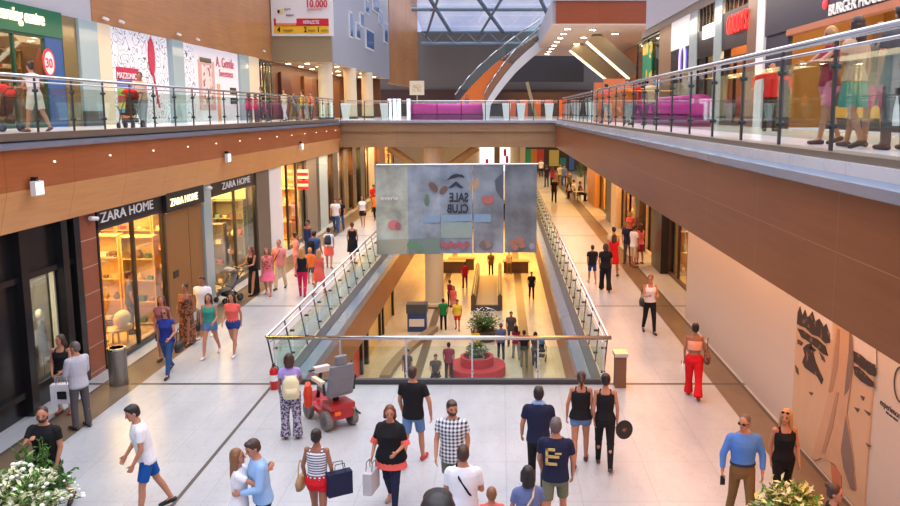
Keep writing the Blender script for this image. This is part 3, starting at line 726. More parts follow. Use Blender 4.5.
# toy shop hanging signs
yt=(lpy(288)+lpy(303))/2
for i,(zz,cc) in enumerate(((3.05,(232,226,224)),(2.55,(214,50,44)))):
    t=thing('hanging_sign',('white and red hanging square sign above','red and white hanging square sign below')[i]+' outside the toy shop','sign',(LX+.35,yt,zz))
    MB().box(-.25,-.05,0,.25,.05,.42).build('board',mat('sign_%d'%i,cc,.5),t); MB().box(-.25,-.055,.14,.25,-.05,.28).build('band',mat('sign_%d'%(1-i),((214,50,44),(232,226,224))[i],.5),t)
t=tag(MB().tube((LX+.35,yt+.08,0),(LX+.35,yt+.08,3.5),.05).build('sign_pole',M_black),'thin black pole carrying the toy shop signs','pole')
# lit ceilings of the far left row
# ================================================= RIGHT, GROUND FLOOR
RX=6.45
bw=MB(); bw.box(5.55,6,0,5.75,PX(686,300,5.55).y,4.1); bw.box(5.75,PX(686,300,5.55).y-.15,0,RX+.4,PX(686,300,5.55).y,4.1); struct(bw.build('wall_right',mat('white_hoarding',(206,196,186),.45,var=.03)))
PXW=5.545
def onw(u,v): return PX(u,v,PXW)
# beach poster on the hoarding
yP0=onw(799,300).y; yP1=onw(874,380).y
M_sand=mat('print_sand',(206,174,142),.5,var=.08,scale=3); M_rock=patmat('print_rock','blob',(44,32,28),(126,92,72),7,.5,.62); M_clothp=mat('print_cloth',(200,160,128),.5,var=.12,scale=4); M_sky=mat('print_sky',(214,204,198),.5,var=.04)
t=thing('poster','large beach poster with dark rocks and a hanging tan cloth on the white hoarding','poster',(PXW-.02,(yP0+yP1)/2,0))
b=MB(); b.box(PXW-.02,yP1,.02,PXW+.004,yP0,4.05); b.build('print',M_sand,t,world=True)
b=MB()
def wp(u,v,o): p=onw(u,v); return (PXW-o,p.y,p.z)
def polyw(pts,o,m,name):
    q=MB(); q.prism([wp(u,v,o) for u,v in pts],(.008,0,0)); q.build(name,m,t,world=True)
def cr(pts): return [(760+x/2.236,280+y/2.236) for x,y in pts]
polyw(cr([(88,40),(165,92),(165,135),(88,90)]),.022,M_sky,'sky'); polyw(cr([(208,116),(262,152),(262,196),(210,160)]),.022,M_sky,'sky')
M_rk2=mat('print_rock_grey',(84,66,56),.5)
polyw(cr([(86,98),(88,72),(93,58),(98,80),(104,66),(110,84),(117,76),(121,70),(127,93),(136,86),(146,104),(152,98),(160,122),(160,140),(150,142),(135,127),(120,122),(105,107),(92,102)]),.032,M_rock,'rock')
for q_,pts in enumerate(([(87,108),(100,112),(118,126),(132,132),(150,148),(156,170),(146,166),(128,150),(110,136),(96,128)],[(88,132),(100,140),(96,146),(87,142)],[(112,150),(122,150),(130,158),(124,160)],[(136,160),(146,172),(150,184),(142,178)])): polyw(cr(pts),.034,(M_rock,M_rk2)[q_%2],'rock')
polyw(cr([(100,152),(108,144),(118,142),(122,160),(128,184),(145,222),(141,233),(132,216),(118,206),(104,196),(98,184),(104,168)]),.034,M_rock,'rock')
polyw(cr([(82,190),(88,198),(90,212),(84,206)]),.034,M_rk2,'rock')
polyw(cr([(212,158),(228,166),(244,180),(262,190),(262,216),(250,212),(236,200),(222,190),(213,180)]),.034,M_rock,'rock'); polyw(cr([(214,192),(226,196),(240,210),(258,228),(262,242),(246,236),(230,226),(216,212)]),.034,M_rock,'rock')
for pts in ([(228,258),(238,262),(234,270)],[(214,284),(226,288),(222,296)],[(236,290),(252,298),(248,304)],[(112,250),(122,252),(118,258)],[(240,364),(254,372),(246,374)]): polyw(cr(pts),.03,M_rk2,'rock')
polyw(cr([(174,92),(206,102),(212,130),(214,180),(206,240),(198,300),(212,390),(219,470),(205,465),(186,436),(172,412),(156,404),(140,398),(126,404),(120,398),(132,350),(146,300),(160,250),(164,190),(172,120)]),.036,M_clothp,'cloth')
polyw(cr([(206,104),(212,130),(214,182),(204,244),(194,258),(198,214),(204,160)]),.042,mat('print_cloth_dark',(126,106,98),.5),'cloth_fold')
polyw(cr([(197,304),(211,386),(219,470),(207,464),(192,420),(186,380),(192,340)]),.042,MATS['print_cloth_dark'],'cloth_fold')
polyw(cr([(178,108),(184,110),(180,190),(166,250),(158,252),(168,196)]),.042,mat('print_fold',(172,134,106),.5),'cloth_fold'); polyw(cr([(176,250),(182,252),(168,330),(150,388),(142,388),(160,320)]),.042,MATS['print_fold'],'cloth_fold')
polyw(cr([(162,408),(176,418),(186,438),(186,466),(166,452)]),.034,mat('print_legs',(196,120,90),.5),'legs')
# lettering next to the poster
wsg=thing('wall_sign','round grey emblem with lettering on the white hoarding at right edge','sign',(PXW,onw(890,400).y,onw(890,415).z))
yl=onw(881,410).y
t=(text('experience',.13,mat('print_grey',(70,62,60),.5),wsg,Matrix.Translation(-wsg.location)@wallmtx((PXW,onw(880,400).y,onw(880,404).z),(0,-1,0)),'lettering',.004))
t=(text('the new store',.06,MATS['print_grey'],wsg,Matrix.Translation(-wsg.location)@wallmtx((PXW,onw(886,412).y,onw(886,413).z),(0,-1,0)),'lettering',.004))
b=MB(); c=onw(902,385)
ring=[(math.cos(a*PI/12),math.sin(a*PI/12)) for a in range(24)]
for i in range(24):
    a,b2=ring[i],ring[(i+1)%24]; b.bar((PXW-.01,c.y+a[0]*.2,c.z+a[1]*.25),(PXW-.01,c.y+b2[0]*.2,c.z+b2[1]*.25),.02,.012,up=(1,0,0))
b.build('emblem',MATS['print_grey'],wsg,world=True)
# shops beyond the hoarding
def rpy(px): return PX(px,220,RX).y
redges=[(690,671,'s','dark'),(671,661,'p',(36,30,28)),(661,647,'s','creamdoor'),(647,643,'p',(60,44,32)),(643,630,'s','busy'),(630,622,'s','brown'),(622,617,'p',(226,206,168)),(617,612,'p',(60,48,36)),(612,600,'s','ygold'),(600,592,'p',(196,140,70)),(592,584,'s','end')]
rn={'dark':'dark shop window beside white hoarding','creamdoor':'cream shop entrance with glass doors','busy':'dark framed window behind waiting group','brown':'narrow brown window right walkway','ygold':'golden lit window right walkway','end':'last golden window right walkway'}
rc={'dark':(90,70,54),'creamdoor':(220,190,140),'busy':(190,140,84),'brown':(190,140,90),'ygold':(230,184,100),'end':(220,176,110)}
for a,b_,kd,cc in redges:
    y0,y1=rpy(a),rpy(b_)
    if kd=='p': post(RX-.1,y0,y1,0,4.1,mat('pillar_%d_%d_%d'%cc,cc,.35),.5)
    else:
        room(1,RX+.05,y0+.02,y1-.02,0,3.9,2.4,mat('right_shop_'+cc,rc[cc],.6),20*(y1-y0)+(0 if cc=='dark' else 30),(255,196,110),MATS['warm_shop_floor'])
        front('shop_front',rn[cc],RX,y0,y1,0,4.05,2,wood_f if cc!='creamdoor' else M_cream)
        endshelves(RX+.05,1,y1-.1,.02,1.6,'shelf unit at the back of the '+rn[cc],rn[cc])
# far end shop with colourful panels under the bridge
Yf=83.8
far_t=thing('shop_front','bright shop front with coloured panels at the far end under the bridge','shop front',(4,83.9,0))
def farpanel(u0,v0,u1,v1,m,name,y=83.8,th=.12):
    a=PY(u0,v1,y); b_=PY(u1,v0,y); return MB().box(a.x,y-th,max(a.z,.02),b_.x,y,b_.z).build(name,m,far_t,world=True)
farpanel(520,143,600,171,mat('far_dark',(70,56,48),.5),'back_wall',y=83.95,th=.1)
for u0,v0,u1,v1,nm_,c in ((526,149,531,164,'green_panel',(40,170,110)),(531,149,537,164,'orange_panel',(226,140,60)),(537,149,544,164,'red_panel',(214,70,50)),(549,150,559,166,'yellow_panel',(226,206,110)),(560,158,566,170,'teal_panel',(40,140,130)),(569,155,574,170,'blue_panel',(60,120,190))): farpanel(u0,v0,u1,v1,mat('far_'+nm_,c,.5),nm_)
farpanel(520,143,525.5,171,M_cream,'pillar')
lit=emit('p_white_lit',(225,236,240),1.0)
farpanel(480,144,494,171,lit,'lightbox'); farpanel(500,144,510,171,lit,'lightbox')
for u,v in ((487,163),(505,153),(507,160)): farpanel(u-1.5,v-4,u+1.5,v+3,mat('far_pink',(214,60,110),.5),'lightbox_figure',y=83.66)
farpanel(494.5,143,499.5,171,mat('p_brown',(130,100,70),.5),'pier',th=.2)
# ================================================= UPPER LEFT GALLERY
UX=-14.0
def uy(px,v=90): return PX(px,v,UX).y
# wall bands over the shops
ZB=9.15
M_lav=mat('lavender_white_panel',(190,187,192),.5,var=.02)
b=MB(); b.box(UX-.4,2,ZB,UX+.02,uy(96),17); struct(b.build('wall_left',M_lav))
b=MB(); b.box(UX-.4,uy(96),ZB,UX+.05,50.0,17); b.box(UX+.05,uy(175,20),12.6,UX+.4,uy(238,5),12.75); struct(b.build('wall_left',M_upwood))
b=MB(); b.box(UX+.052,uy(178,10),12.8,UX+.08,50,15.5); struct(b.build('trim_8',mat('red_brown_panel',(150,74,44),.4)))
b=MB(); b.box(UX-3.2,2,ZB,UX-.4,50,ZB+.12); struct(b.build('ceiling',M_under))
# learning shop
M_green=mat('shop_green',(16,104,66),.4); M_navy=mat('shop_blue_panel',(40,84,140),.45)
y0,y1=uy(-60),uy(64)
room(-1,UX-.02,y0,y1,FL,ZB,2.2,mat('toy_wall',(96,70,50),.6),70,(255,214,160))
t=front('shop_front','children\'s learning shop front with a green sign band and blue side panel',UX,y0,y1-1.0,FL,8.4,3,mat('green_frame',(20,70,50),.4))
b=MB(); b.box(UX-.1,y0,8.4,UX+.1,y1,9.2); b.build('sign_band',M_green,t,world=True)
ytx=uy(-14,20)
text('learning centre',.56,emit('sign_cream',(255,240,190),1.2),t,Matrix.Translation(-t.location)@wallmtx((UX+.12,uy(-8,20),8.7),(0,1,0)),'lettering',.02,bold=.008,sx=.7)
b=MB(); b.box(UX-.06,y1-1.0,FL,UX+.06,y1,8.4); b.build('side_panel',M_navy,t,world=True)
p=PX(49,63,UX+.09)
b=MB(); b.loft([((UX+.07,p.y,p.z),(0,.33,0),(0,0,.44)),((UX+.1,p.y,p.z),(0,.33,0),(0,0,.44))],24); b.build('round_sticker',mat('sticker_red',(214,50,56),.5),t,world=True)
b=MB(); b.loft([((UX+.1,p.y,p.z),(0,.26,0),(0,0,.35)),((UX+.106,p.y,p.z),(0,.26,0),(0,0,.35))],24); b.build('sticker_rim',mat('sticker_white',(236,226,224),.5),t,world=True)
text('30',.4,MATS['sticker_red'],t,Matrix.Translation(-t.location)@wallmtx((UX+.11,p.y-.23,p.z-.14),(0,1,0)),'number',.006,bold=.015)
for k in range(4):
    yy=y0+1.0+k*1.45+4
    lv_=shelfunit((UX-1.4,yy,FL+.02),1.2,.4,2.4,5,mat('toy_shelf',(176,140,90),.5),'tall wooden toy shelf inside the learning shop, %s'%('out of frame at far left','second from the left edge','third, behind the pushchair woman','beside the blue panel')[k],90)
    for z in lv_[:-1]: stock(UX-1.35,yy-.5,yy+.5,z,4,.36,'toy boxes on the wooden shelves of the learning shop','toys in the learning shop',('box','box','cushion'))
# pillars
def upost(a,b_,m,w=.2,z1=ZB,x=UX): post(x+.05,uy(a),uy(b_),FL,z1,m,w)
post(UX,uy(64),uy(78),FL,ZB,mat('mirror_bronze',(150,132,92),.15,.5),.16)
upost(78.5,97,M_bluepil,.22); 
b=MB(); b.box(UX+.1,uy(78.5)-.02,FL,UX+.2,uy(97)+.02,FL+.5); struct(b.build('trim_9',M_dgrey))
post(UX,uy(97),uy(110),FL,ZB,M_cream,.3)
# doodle hoardings
def hoard(a,b_,m,label):
    t=thing('hoarding',label,'poster',(UX+.05,(uy(a)+uy(b_))/2,FL)); q=MB(); q.box(UX-.05,uy(a),FL,UX+.05,uy(b_),ZB-.01); q.build('print',m,t,world=True); return t
def upoly(t,a,v0,b_,v1,m,name,off=.07):
    p0=PX(a,v1,UX+off); p1=PX(b_,v0,UX+off); p0.y=uy(a); p1.y=uy(b_); q=MB(); q.box(UX+.051,p0.y,min(p0.z,p1.z),UX+off,p1.y,max(p0.z,p1.z)); return q.build(name,m,t,world=True)
M_dood=patmat('doodle_print','doodle',(232,232,236),(70,70,84),1.5,.6,.14); M_pale=mat('pale_print',(232,226,228),.55,var=.03)
t=hoard(110,168,M_dood,'white hoarding covered in black doodles with a stack of coloured labels')
M_mag=mat('label_magenta',(190,30,70),.5)
lab=[(69,79,(190,30,70)),(81,87,(96,104,176)),(89,95,(130,180,70)),(96,102,(170,60,60)),(103,108,(206,196,60)),(109,114,(60,160,200)),(115,120,(226,120,80))]
for i,(a,c,rgb) in enumerate(lab): upoly(t,116,a+.0,131 if i else 138,c,mat('label_%d'%i,rgb,.5),'label')
p=PX(117,76,UX+.09); text('MAZZONIC',.3,M_letters,t,Matrix.Translation(-t.location)@wallmtx((UX+.09,p.y,p.z-.06),(0,1,0)),'lettering',.006,bold=.012)
p=PX(152,57,UX+.09); b=MB(); b.loft([((UX+.06,p.y,p.z),(0,.3,0),(0,0,.75)),((UX+.09,p.y,p.z),(0,.3,0),(0,0,.75))],16); b.build('brush',M_mag,t,world=True)
b=MB(); b.bar((UX+.07,p.y+.1,p.z-.7),(UX+.07,p.y+.5,p.z-2.0),.1,.03,up=(1,0,0)); b.build('brush_handle',M_mag,t,world=True)
upost(171,182,M_bluepil,.22)
t=hoard(183,238,M_pale,'pale pink and white hoarding with a round framed print and pink lettering')
upoly(t,184,47,194,125,M_dood,'doodle_strip')
upoly(t,198,62,214,110,mat('print_rose',(206,160,150),.5),'framed_print'); upoly(t,201,66,211,104,patmat('print_rose_in','blob',(226,206,200),(150,90,90),3,.5,.55),'print_centre',.085); upoly(t,200,59,211,61.5,M_black,'print_cap',.08)
upoly(t,216,84,219,122,mat('print_orange',(226,160,110),.5),'orange_edge'); upoly(t,229,88,235,94,M_black,'dark_label'); upoly(t,229,98,235,104,M_black,'dark_label')
M_pink=mat('pink_ink',(196,60,90),.5)
p=PX(216,60,UX+.08); text('A. Gentle',.68,M_pink,t,Matrix.Translation(-t.location)@wallmtx((UX+.08,p.y,p.z-.3),(0,1,0)),'lettering',.006); 
p=PX(219,70,UX+.08); text('Sweetness',.5,M_pink,t,Matrix.Translation(-t.location)@wallmtx((UX+.08,p.y,p.z-.3),(0,1,0)),'lettering',.006)
upost(238.5,247,M_bluepil,.22); post(UX+.05,uy(247),uy(257),FL,ZB,M_cream,.25)
# glazed shops under the block
ya,yb=uy(258),49.8
room(-1,UX-.02,ya,yb,FL,ZB,2.4,mat('upper_shop_wall',(150,140,110),.6),130,(255,226,170))
t=front('shop_front','dark framed glazed shop on the upper left gallery under the downlights',UX,ya,yb,FL,ZB-.1,5,M_dsteel)
b=MB(); b.box(UX-.5,ya+2.2,8.0,UX-.4,ya+3.4,9.0); tag(b.build('hanging_board',mat('coral_board',(214,110,90),.5)),'coral red hanging board inside upper left glazed shop','sign')
# projecting block: front face with billboard, underside, faceted side
BX=-10.3; BY=50.0
b=MB(); b.box(-17,BY,ZB,BX,BY+.3,18); struct(b.build('wall_block_front',mat('khaki_panel',(150,132,100),.45)))
b=MB(); b.box(-17,BY+.3,ZB,BX-.3,76,ZB+.2); struct(b.build('ceiling',mat('soffit_tan',(206,172,132),.6)))
M_facet=mat('lavender_cladding',(168,168,176),.35,var=.04)
b=MB(); b.prism([(BX-.3,BY+.3,ZB),(BX-.3,76,ZB),(BX-.3,76,19),(BX-.3,BY+.3,19)],(.3,0,0)); struct(b.build('wall_block_side',M_facet))
M_bluewin=mat('blue_window',(70,110,160),.1)
for i,(u,v,w,h) in enumerate([(357,31,3,12),(369,40,7,13),(361,20,2.5,10),(366,7,3,9),(380,18,3,9),(375,4,5,10),(385,33,2.5,16),(350,25,1.6,22)]):
    p0=PX(u-w/2,v+h/2,BX); p1=PX(u+w/2,v-h/2,BX)
    t=thing('window','small square blue window in the lavender block, %s'%('lower left pair','large one at lower middle','mid left','upper left','upper right','topmost','tall one near the far edge','thin slit at the near edge')[i],'window',(BX,(p0.y+p1.y)/2,min(p0.z,p1.z)))
    z0,z1=sorted((p0.z,p1.z)); MB().box(BX,p0.y-.1,z0-.1,BX+.1,p1.y+.1,z1+.1).build('frame',M_white,t,world=True); MB().box(BX+.1,p0.y,z0,BX+.12,p1.y,z1).build('pane',M_bluewin,t,world=True)
# billboard on the block front
p0=PY(272,36,BY-.1); p1=PY(332,-22,BY-.1)
t=thing('billboard','large white billboard with red and yellow bands on the block front','billboard',((p0.x+p1.x)/2,BY-.1,p0.z))
MB().box(p0.x,BY-.12,p0.z,p1.x,BY-.02,p1.z).build('panel',M_white,t,world=True)
def bb(u0,v0,u1,v1,m,nm,off=.14):
    a=PY(u0,v1,BY-off); c=PY(u1,v0,BY-off); MB().box(a.x,BY-off,a.z,c.x,BY-.12,c.z).build(nm,m,t,world=True)
bb(274,25.5,328.5,33.5,mat('bill_yellow',(240,190,40),.5),'yellow_band'); bb(274,18.5,328.5,26,mat('bill_red',(206,30,50),.5),'red_band'); bb(276,12,296,23,M_white,'white_card',.17); bb(276,23,296,25.5,mat('bill_orange',(236,140,100),.5),'orange_strip',.17)
bb(278,9,283,14,mat('bill_straw',(236,206,140),.5),'picture',.2); bb(277.5,10,279.5,13,M_black,'picture',.22)
def bt(u,v,body,px,m,bold=0): 
    a=PY(u,v,BY-.2); text(body,px/F*a.y*1.4,m,t,Matrix.Translation(-t.location)@wallmtx(a,(1,0,0)),'lettering',.01,bold=bold,sx=.8)
bt(305.5,7.2,'10.000',7.0,MATS['bill_red'],.02); bt(307,10.5,'ΔΩΡΟΕΠΙΤΑΓΕΣ',1.7,MATS['bill_red']); bt(303,23.8,'ΚΕΡΔΙΣΤΕ',3.0,M_letters,.02); bt(277.5,32,'4',5,M_black,.02); bt(304,32,'2',5,M_black,.02); bt(317,32,'1',5,M_black,.02); bt(283,31.5,'τυχεροί',2.4,M_black); bt(308,31.5,'δώρα',2.4,M_black); bt(321,31.5,'μήνες',2.4,M_black); bt(284,10,'κάρτα',2,M_black); bt(286,16,'δώρων',2,M_black)
# columns under the block
for i,px in enumerate((326,350.5,367.5)):
    y=(50.8,57.2,63.5)[i]; p=PY(px,100,y)
    t=thing('column','cream column under the lavender block, %s'%('nearest of three','middle of three','farthest of three')[i],'column',(p.x,y,FL))
    MB().lathe([(.46,0),(.44,ZB-FL)],n=24).build('shaft',M_cream,t); MB().lathe([(.52,0),(.52,.15)],n=24).build('base',M_dgrey,t)
# back wall beneath the block
b=MB(); b.box(-14.3,49.9,FL,-14.0,76,ZB); b.box(-14,75.7,FL,-11.2,76,ZB); struct(b.build('wall_block_back',mat('restaurant_wall',(120,74,46),.5)))
for i,(yy) in enumerate((52.5,58.5,63.5,68.5)):
    tag(MB().box(-13.95,yy-1.2,FL,-13.8,yy+1.2,8.6).build('wall_board',(mat('board_maroon',(96,40,32),.4),mat('board_brown',(140,90,56),.4))[i%2]),'%s wall board behind the cream columns'%('maroon','tan brown','second dark maroon','farthest brown')[i],'wall panel')
# downlights helper
dl_n=[0]
def downlight(x,y,z,label,group,power=0,r=.13):
    t=thing('ceiling_light',label,'ceiling light',(x,y,z-.05),0,group)
    MB().lathe([(r*1.3,.0),(r*1.3,.05)],n=14).build('ring',M_steel,t); MB().lathe([(r,-.012),(r,.0)],n=14).build('lens',M_white_em,t)
for i in range(3):
    for j in range(7): downlight(-13.3+i*1.2,51.2+j*3.2,ZB,'small round downlight in the tan soffit of the lavender block','downlights under the lavender block',r=.16)
# curved wood wall and dark end wall
b=MB()
pa=[]
for i in range(9):
    a=i/8; pa.append((BX+.05+a*a*1.2,76+a*14))
for (x0,y0),(x1,y1) in zip(pa,pa[1:]): b.prism([(x0,y0,ZB-.4),(x1,y1,ZB-.4),(x1,y1,19),(x0,y0,19)],(-.3,0,0))
struct(b.build('wall_curved',M_upwood))
M_darkwall=mat('dark_end_wall',(110,102,94),.5,var=.1,scale=.4)
b=MB(); b.box(-18,92,8.5,16,92.4,15.0); struct(b.build('wall_end',M_darkwall))
b=MB(); b.box(-18,91.6,FL,16,91.9,8.6); struct(b.build('wall_end',mat('dark_brown_wall',(70,42,30),.5)))
# grey bulkhead and orange lit opening
b=MB(); a=PY(505,82,82); c=PY(584,54,82); b.box(a.x,82,a.z,c.x,82.5,c.z+1); struct(b.build('wall_bulkhead',M_dgrey))
rt_=thing('restaurant_front','dark restaurant with orange panels beyond the plaza, right of the stair','restaurant',(4,86,FL)); MB().box(0,86.2,FL,12,86.4,8.2).build('back_wall',mat('rest_dark',(60,40,32),.5),rt_,world=True)
for i,px in enumerate((512,524,537,549,563,575)):
    a=PY(px,97,86); MB().box(a.x-.4,86,FL,a.x+.4,86.2,7.4).build('lit_panel',mat('orange_panel',(190,90,40),.4),rt_,world=True)
area('restaurant_lamp',(5,84,8.5),8,2,160,(255,190,120)); area('restaurant_lamp',(-9,85,8.3),5,3,90,(255,170,100))
a=PY(527,82,80); c=PY(536,104,80); tag(MB().bar((a.x,80,a.z),(c.x,80,FL),.3,.3).build('slanted_post',mat('pale_wood',(216,196,150),.5)),'slanting pale post left of the grey bulkhead opening','post')
# ================================================= RIGHT NEXT-LEVEL SLAB
sx0=PY(556,28,52).x
b=MB(); b.box(sx0,52,11.65,11.5,52.25,13.05); struct(b.build('trim_10',posmat('slab_wood',wood_fn((170,84,40),(146,68,30),(110,50,24),'x',3),.35)))
b=MB(); b.box(sx0-.25,52.0,11.55,11.5,80,11.64); struct(b.build('ceiling',mat('soffit_peach',(226,196,170),.6)))
b=MB(); b.box(sx0-.25,52.25,11.64,sx0,80,13.1); b.box(sx0-.2,51.9,13.05,11.5,52.3,13.2); struct(b.build('trim_11',M_lav))
railing((sx0,52.1,13.2),(10.3,52.1,13.2),5,'glass railing on top of the wooden next level slab',0,1.1)
for j in range(8): downlight(sx0+.9,54+j*3.3,11.55,'small round downlight along the left edge of the peach soffit','downlights in the peach soffit',r=.2)
for j in range(6): downlight(sx0+2.6+ (j%2)*1.9,54.5+j*2.8,11.55,'small round downlight scattered in the middle of the peach soffit','downlights in the peach soffit',r=.22)
def strut(u0,v0,u1,v1,y,lab):
    a=PY(u0,v0,y); c=PY(u1,v1,y); struct(MB().box(c.x-.5,y-.3,FL,c.x+.5,y+.3,c.z-.75).build(wallname('pillar'),mat('orange_wood_wall',(196,130,74),.45))); a=a+(a-c)*((11.44-a.z)/(a.z-c.z)); t=thing('strut',lab,'strut',c)
    MB().bar(a,c,1.0,.35,up=(0,1,0)).build('beam',mat('strut_olive',(122,112,92),.4),t,world=True); d=(c-a).normalized(); o=Vector((d.z,0,-d.x))*.55
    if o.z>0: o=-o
    MB().bar(a+o,c+o,.14,.45,up=(0,1,0)).build('edge',emit('edge_painted_glow',(255,236,196),.9),t,world=True)  # edge is no lamp; its brightness is put in as emission
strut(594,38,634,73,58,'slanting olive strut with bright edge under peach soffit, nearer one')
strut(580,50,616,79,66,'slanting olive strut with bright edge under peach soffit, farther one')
b=MB(); b.box(11.2,53,FL,11.5,84,11.5); struct(b.build('wall_right',mat('orange_wood_wall',(196,130,74),.45)))
area('soffit_lamp',(7,60,11.4),3,12,160,(255,214,160))
# ================================================= UPPER RIGHT SHOPS
QX=8.1
def qy(px,v=80): return PX(px,v,QX).y
z10=10.55
b=MB(); b.box(QX-.1,4,z10,QX+.4,45,17); struct(b.build('wall_right',M_lav))
b=MB(); b.box(QX-.05,4,z10-.35,QX+.3,46.6,z10); struct(b.build('trim_12',mat('taupe_band',(150,136,120),.5)))
b=MB(); b.box(QX+.4,4,z10,QX+4,46.6,z10+.1); struct(b.build('ceiling',M_under))
ZT=z10-.35
def qroom(a,b_,m,p=70,rgb=(255,214,150),d=2.8): room(1,QX+.02,qy(b_),qy(a),FL,ZT,d,m,p,rgb)
def qpost(a,b_,m,w=.12): post(QX-.03,qy(b_),qy(a),FL,ZT,m,w)
# dark green shop with poster
qroom(637,660,mat('bottle_green',(20,44,38),.5),20)
t=front('shop_front','dark green shop front with a tall green and yellow poster, far right gallery',QX,qy(660),qy(637),FL,ZT-.1,2,M_black)
q0=PX(653,80,QX); q1=PX(645,45,QX); MB().box(QX-.12,q0.y,q0.z,QX-.06,q1.y,q1.z).build('poster',patmat('green_poster','blob',(30,130,90),(226,190,80),.9,.5,.55),t,world=True)
qpost(660,672,mat('oak_pillar',(130,100,72),.5))
qroom(672,690,mat('upper_right_wall',(150,130,110),.6),50)
t=front('shop_front','shop with a blank white panel above and a blue lit sign',QX,qy(690),qy(672),FL,8.0,2,M_dsteel)
MB().box(QX-.1,qy(690),8.9,QX,qy(672),ZT).build('blank_panel',M_white,t,world=True); MB().box(QX-.08,qy(690),7.95,QX,qy(672),8.9).build('dark_band',M_black,t,world=True)
p=PX(682,59,QX-.1); b=MB(); 
for a_ in range(12):
    c0=(p.y+math.cos(PI*a_/12)*.5,p.z+math.sin(PI*a_/12)*.6); c1=(p.y+math.cos(PI*(a_+1)/12)*.5,p.z+math.sin(PI*(a_+1)/12)*.6); b.bar((QX-.1,c0[0],c0[1]),(QX-.1,c1[0],c1[1]),.16,.05,up=(1,0,0))
for s in(-1,1): b.bar((QX-.1,p.y+s*.5,p.z),(QX-.1,p.y+s*.5,p.z-.5),.16,.05,up=(1,0,0))
b.build('arch_sign',emit('sign_blue',(150,130,255),2.2),t,world=True)
qpost(690,697.5,M_bluepil)
qroom(697.5,714.5,mat('upper_right_wall2',(120,96,70),.6),60)
t=front('shop_front','dark shop front with a small white sign between two pale blue pillars',QX,qy(714.5),qy(697.5),FL,8.3,2,M_black)
MB().box(QX-.06,qy(714.5),8.3,QX+.02,qy(697.5),9.3).build('dark_band',M_black,t,world=True); 
p0=PX(714,33,QX-.1); p1=PX(703,28,QX-.1); MB().box(QX-.12,p0.y,p0.z-.1,QX-.06,p1.y,p0.z+.4).build('white_sign',emit('sign_white',(245,245,250),1.2),t,world=True)
for i in range(5): yy=qy(714)+.2+i*(qy(698)-qy(714)-.3)/4; MB().box(QX-.04,yy-.03,9.3,QX+.04,yy+.03,ZT).build('grille_bar',M_dsteel,t,world=True)
qpost(714.5,722,M_bluepil)
qroom(722,748,mat('grill_wall',(130,80,50),.6),110,(255,200,130))
t=front('restaurant_front','dark restaurant front with red block lettering and warm lit interior',QX,qy(748),qy(722),FL,8.0,2,M_black)
MB().box(QX-.06,qy(748),8.3,QX+.02,qy(722),9.6).build('sign_band',mat('sign_charcoal',(40,36,38),.4),t,world=True)
ps=PX(727.5,34,QX-.14); pe=PX(749,22,QX-.14)
text("GOODY'S",.9,emit('sign_red',(255,36,30),1.3),t,Matrix.Translation(-t.location)@wallmtx((QX-.14,ps.y+.1,8.78),(0,-1,0)),'lettering',.02,bold=.0,sx=.58)
for i in range(6): yy=qy(747)+.1+i*(qy(723)-qy(747)-.2)/5; MB().box(QX-.04,yy-.03,9.6,QX+.04,yy+.03,ZT).build('grille_bar',M_dsteel,t,world=True)
qpost(748,757,mat('brown_marble_pillar',(128,96,76),.3)); qpost(757.5,765,M_white,.14)
# burger restaurant
M_bnavy=mat('burger_navy',(44,44,60),.45)
qroom(766,1010,mat('burger_wall',(150,110,60),.6),170,(255,206,140),3.4)
t=thing('restaurant_front','dark navy burger restaurant front with white lettering and open counter','restaurant',(QX,(qy(766)+qy(1010))/2,FL))
MB().box(QX-.1,qy(1010),8.35,QX+.1,qy(766),ZT).build('sign_band',M_bnavy,t,world=True); MB().box(QX-.12,qy(1010),8.2,QX+.12,qy(790,40),8.36).build('copper_strip',mat('copper',(176,110,80),.4),t,world=True)
MB().box(QX-.05,qy(790,40),FL,QX+.08,qy(766),8.35).build('side_panel',M_bnavy,t,world=True)
pb=PX(847,12,QX-.13)
text('BURGER HOUSE',.38,M_letters,t,Matrix.Translation(-t.location)@wallmtx((QX-.13,PX(834,12,QX).y,8.4),(0,-1,0)),'lettering',.02,bold=.0,sx=1.08)
p=PX(825,4,QX-.13); b=MB(); b.ball((0,0,0),(.03,.14,.13)); b.build('red_logo',emit('logo_red',(240,40,50),1.0),t).location=p-t.location
t=thing('counter','long lit serving counter inside the burger restaurant','counter',(QX+1.0,(qy(800)+qy(960))/2,FL+.021))
L_=(qy(800)-qy(960)); MB().box(-.35,-L_/2,0,.35,L_/2,.95).build('body',mat('counter_dark',(70,60,52),.4),t); MB().box(-.4,-L_/2,.95,.4,L_/2,1.0).build('worktop',M_steel,t); MB().box(-.38,-L_/2,.3,-.35,L_/2,.6).build('front_strip',mat('counter_gold',(226,170,70),.4),t)
for k in range(5):
    yy=qy(800)-.5-k*(L_-1)/4
    t=thing('menu_screen','lit menu screen over the burger counter, %s'%('first from the navy panel','second from the navy panel','middle one','fourth from the navy panel','last towards the frame edge')[k],'screen',(QX+2.6,yy,7.35)); MB().box(-.04,-.45,0,.04,.45,.55).build('casing',M_black,t); MB().box(-.05,-.41,.04,-.04,.41,.51).build('display',emit('menu_%d'%(k%2),((226,214,160),(150,190,220))[k%2],1.0),t)
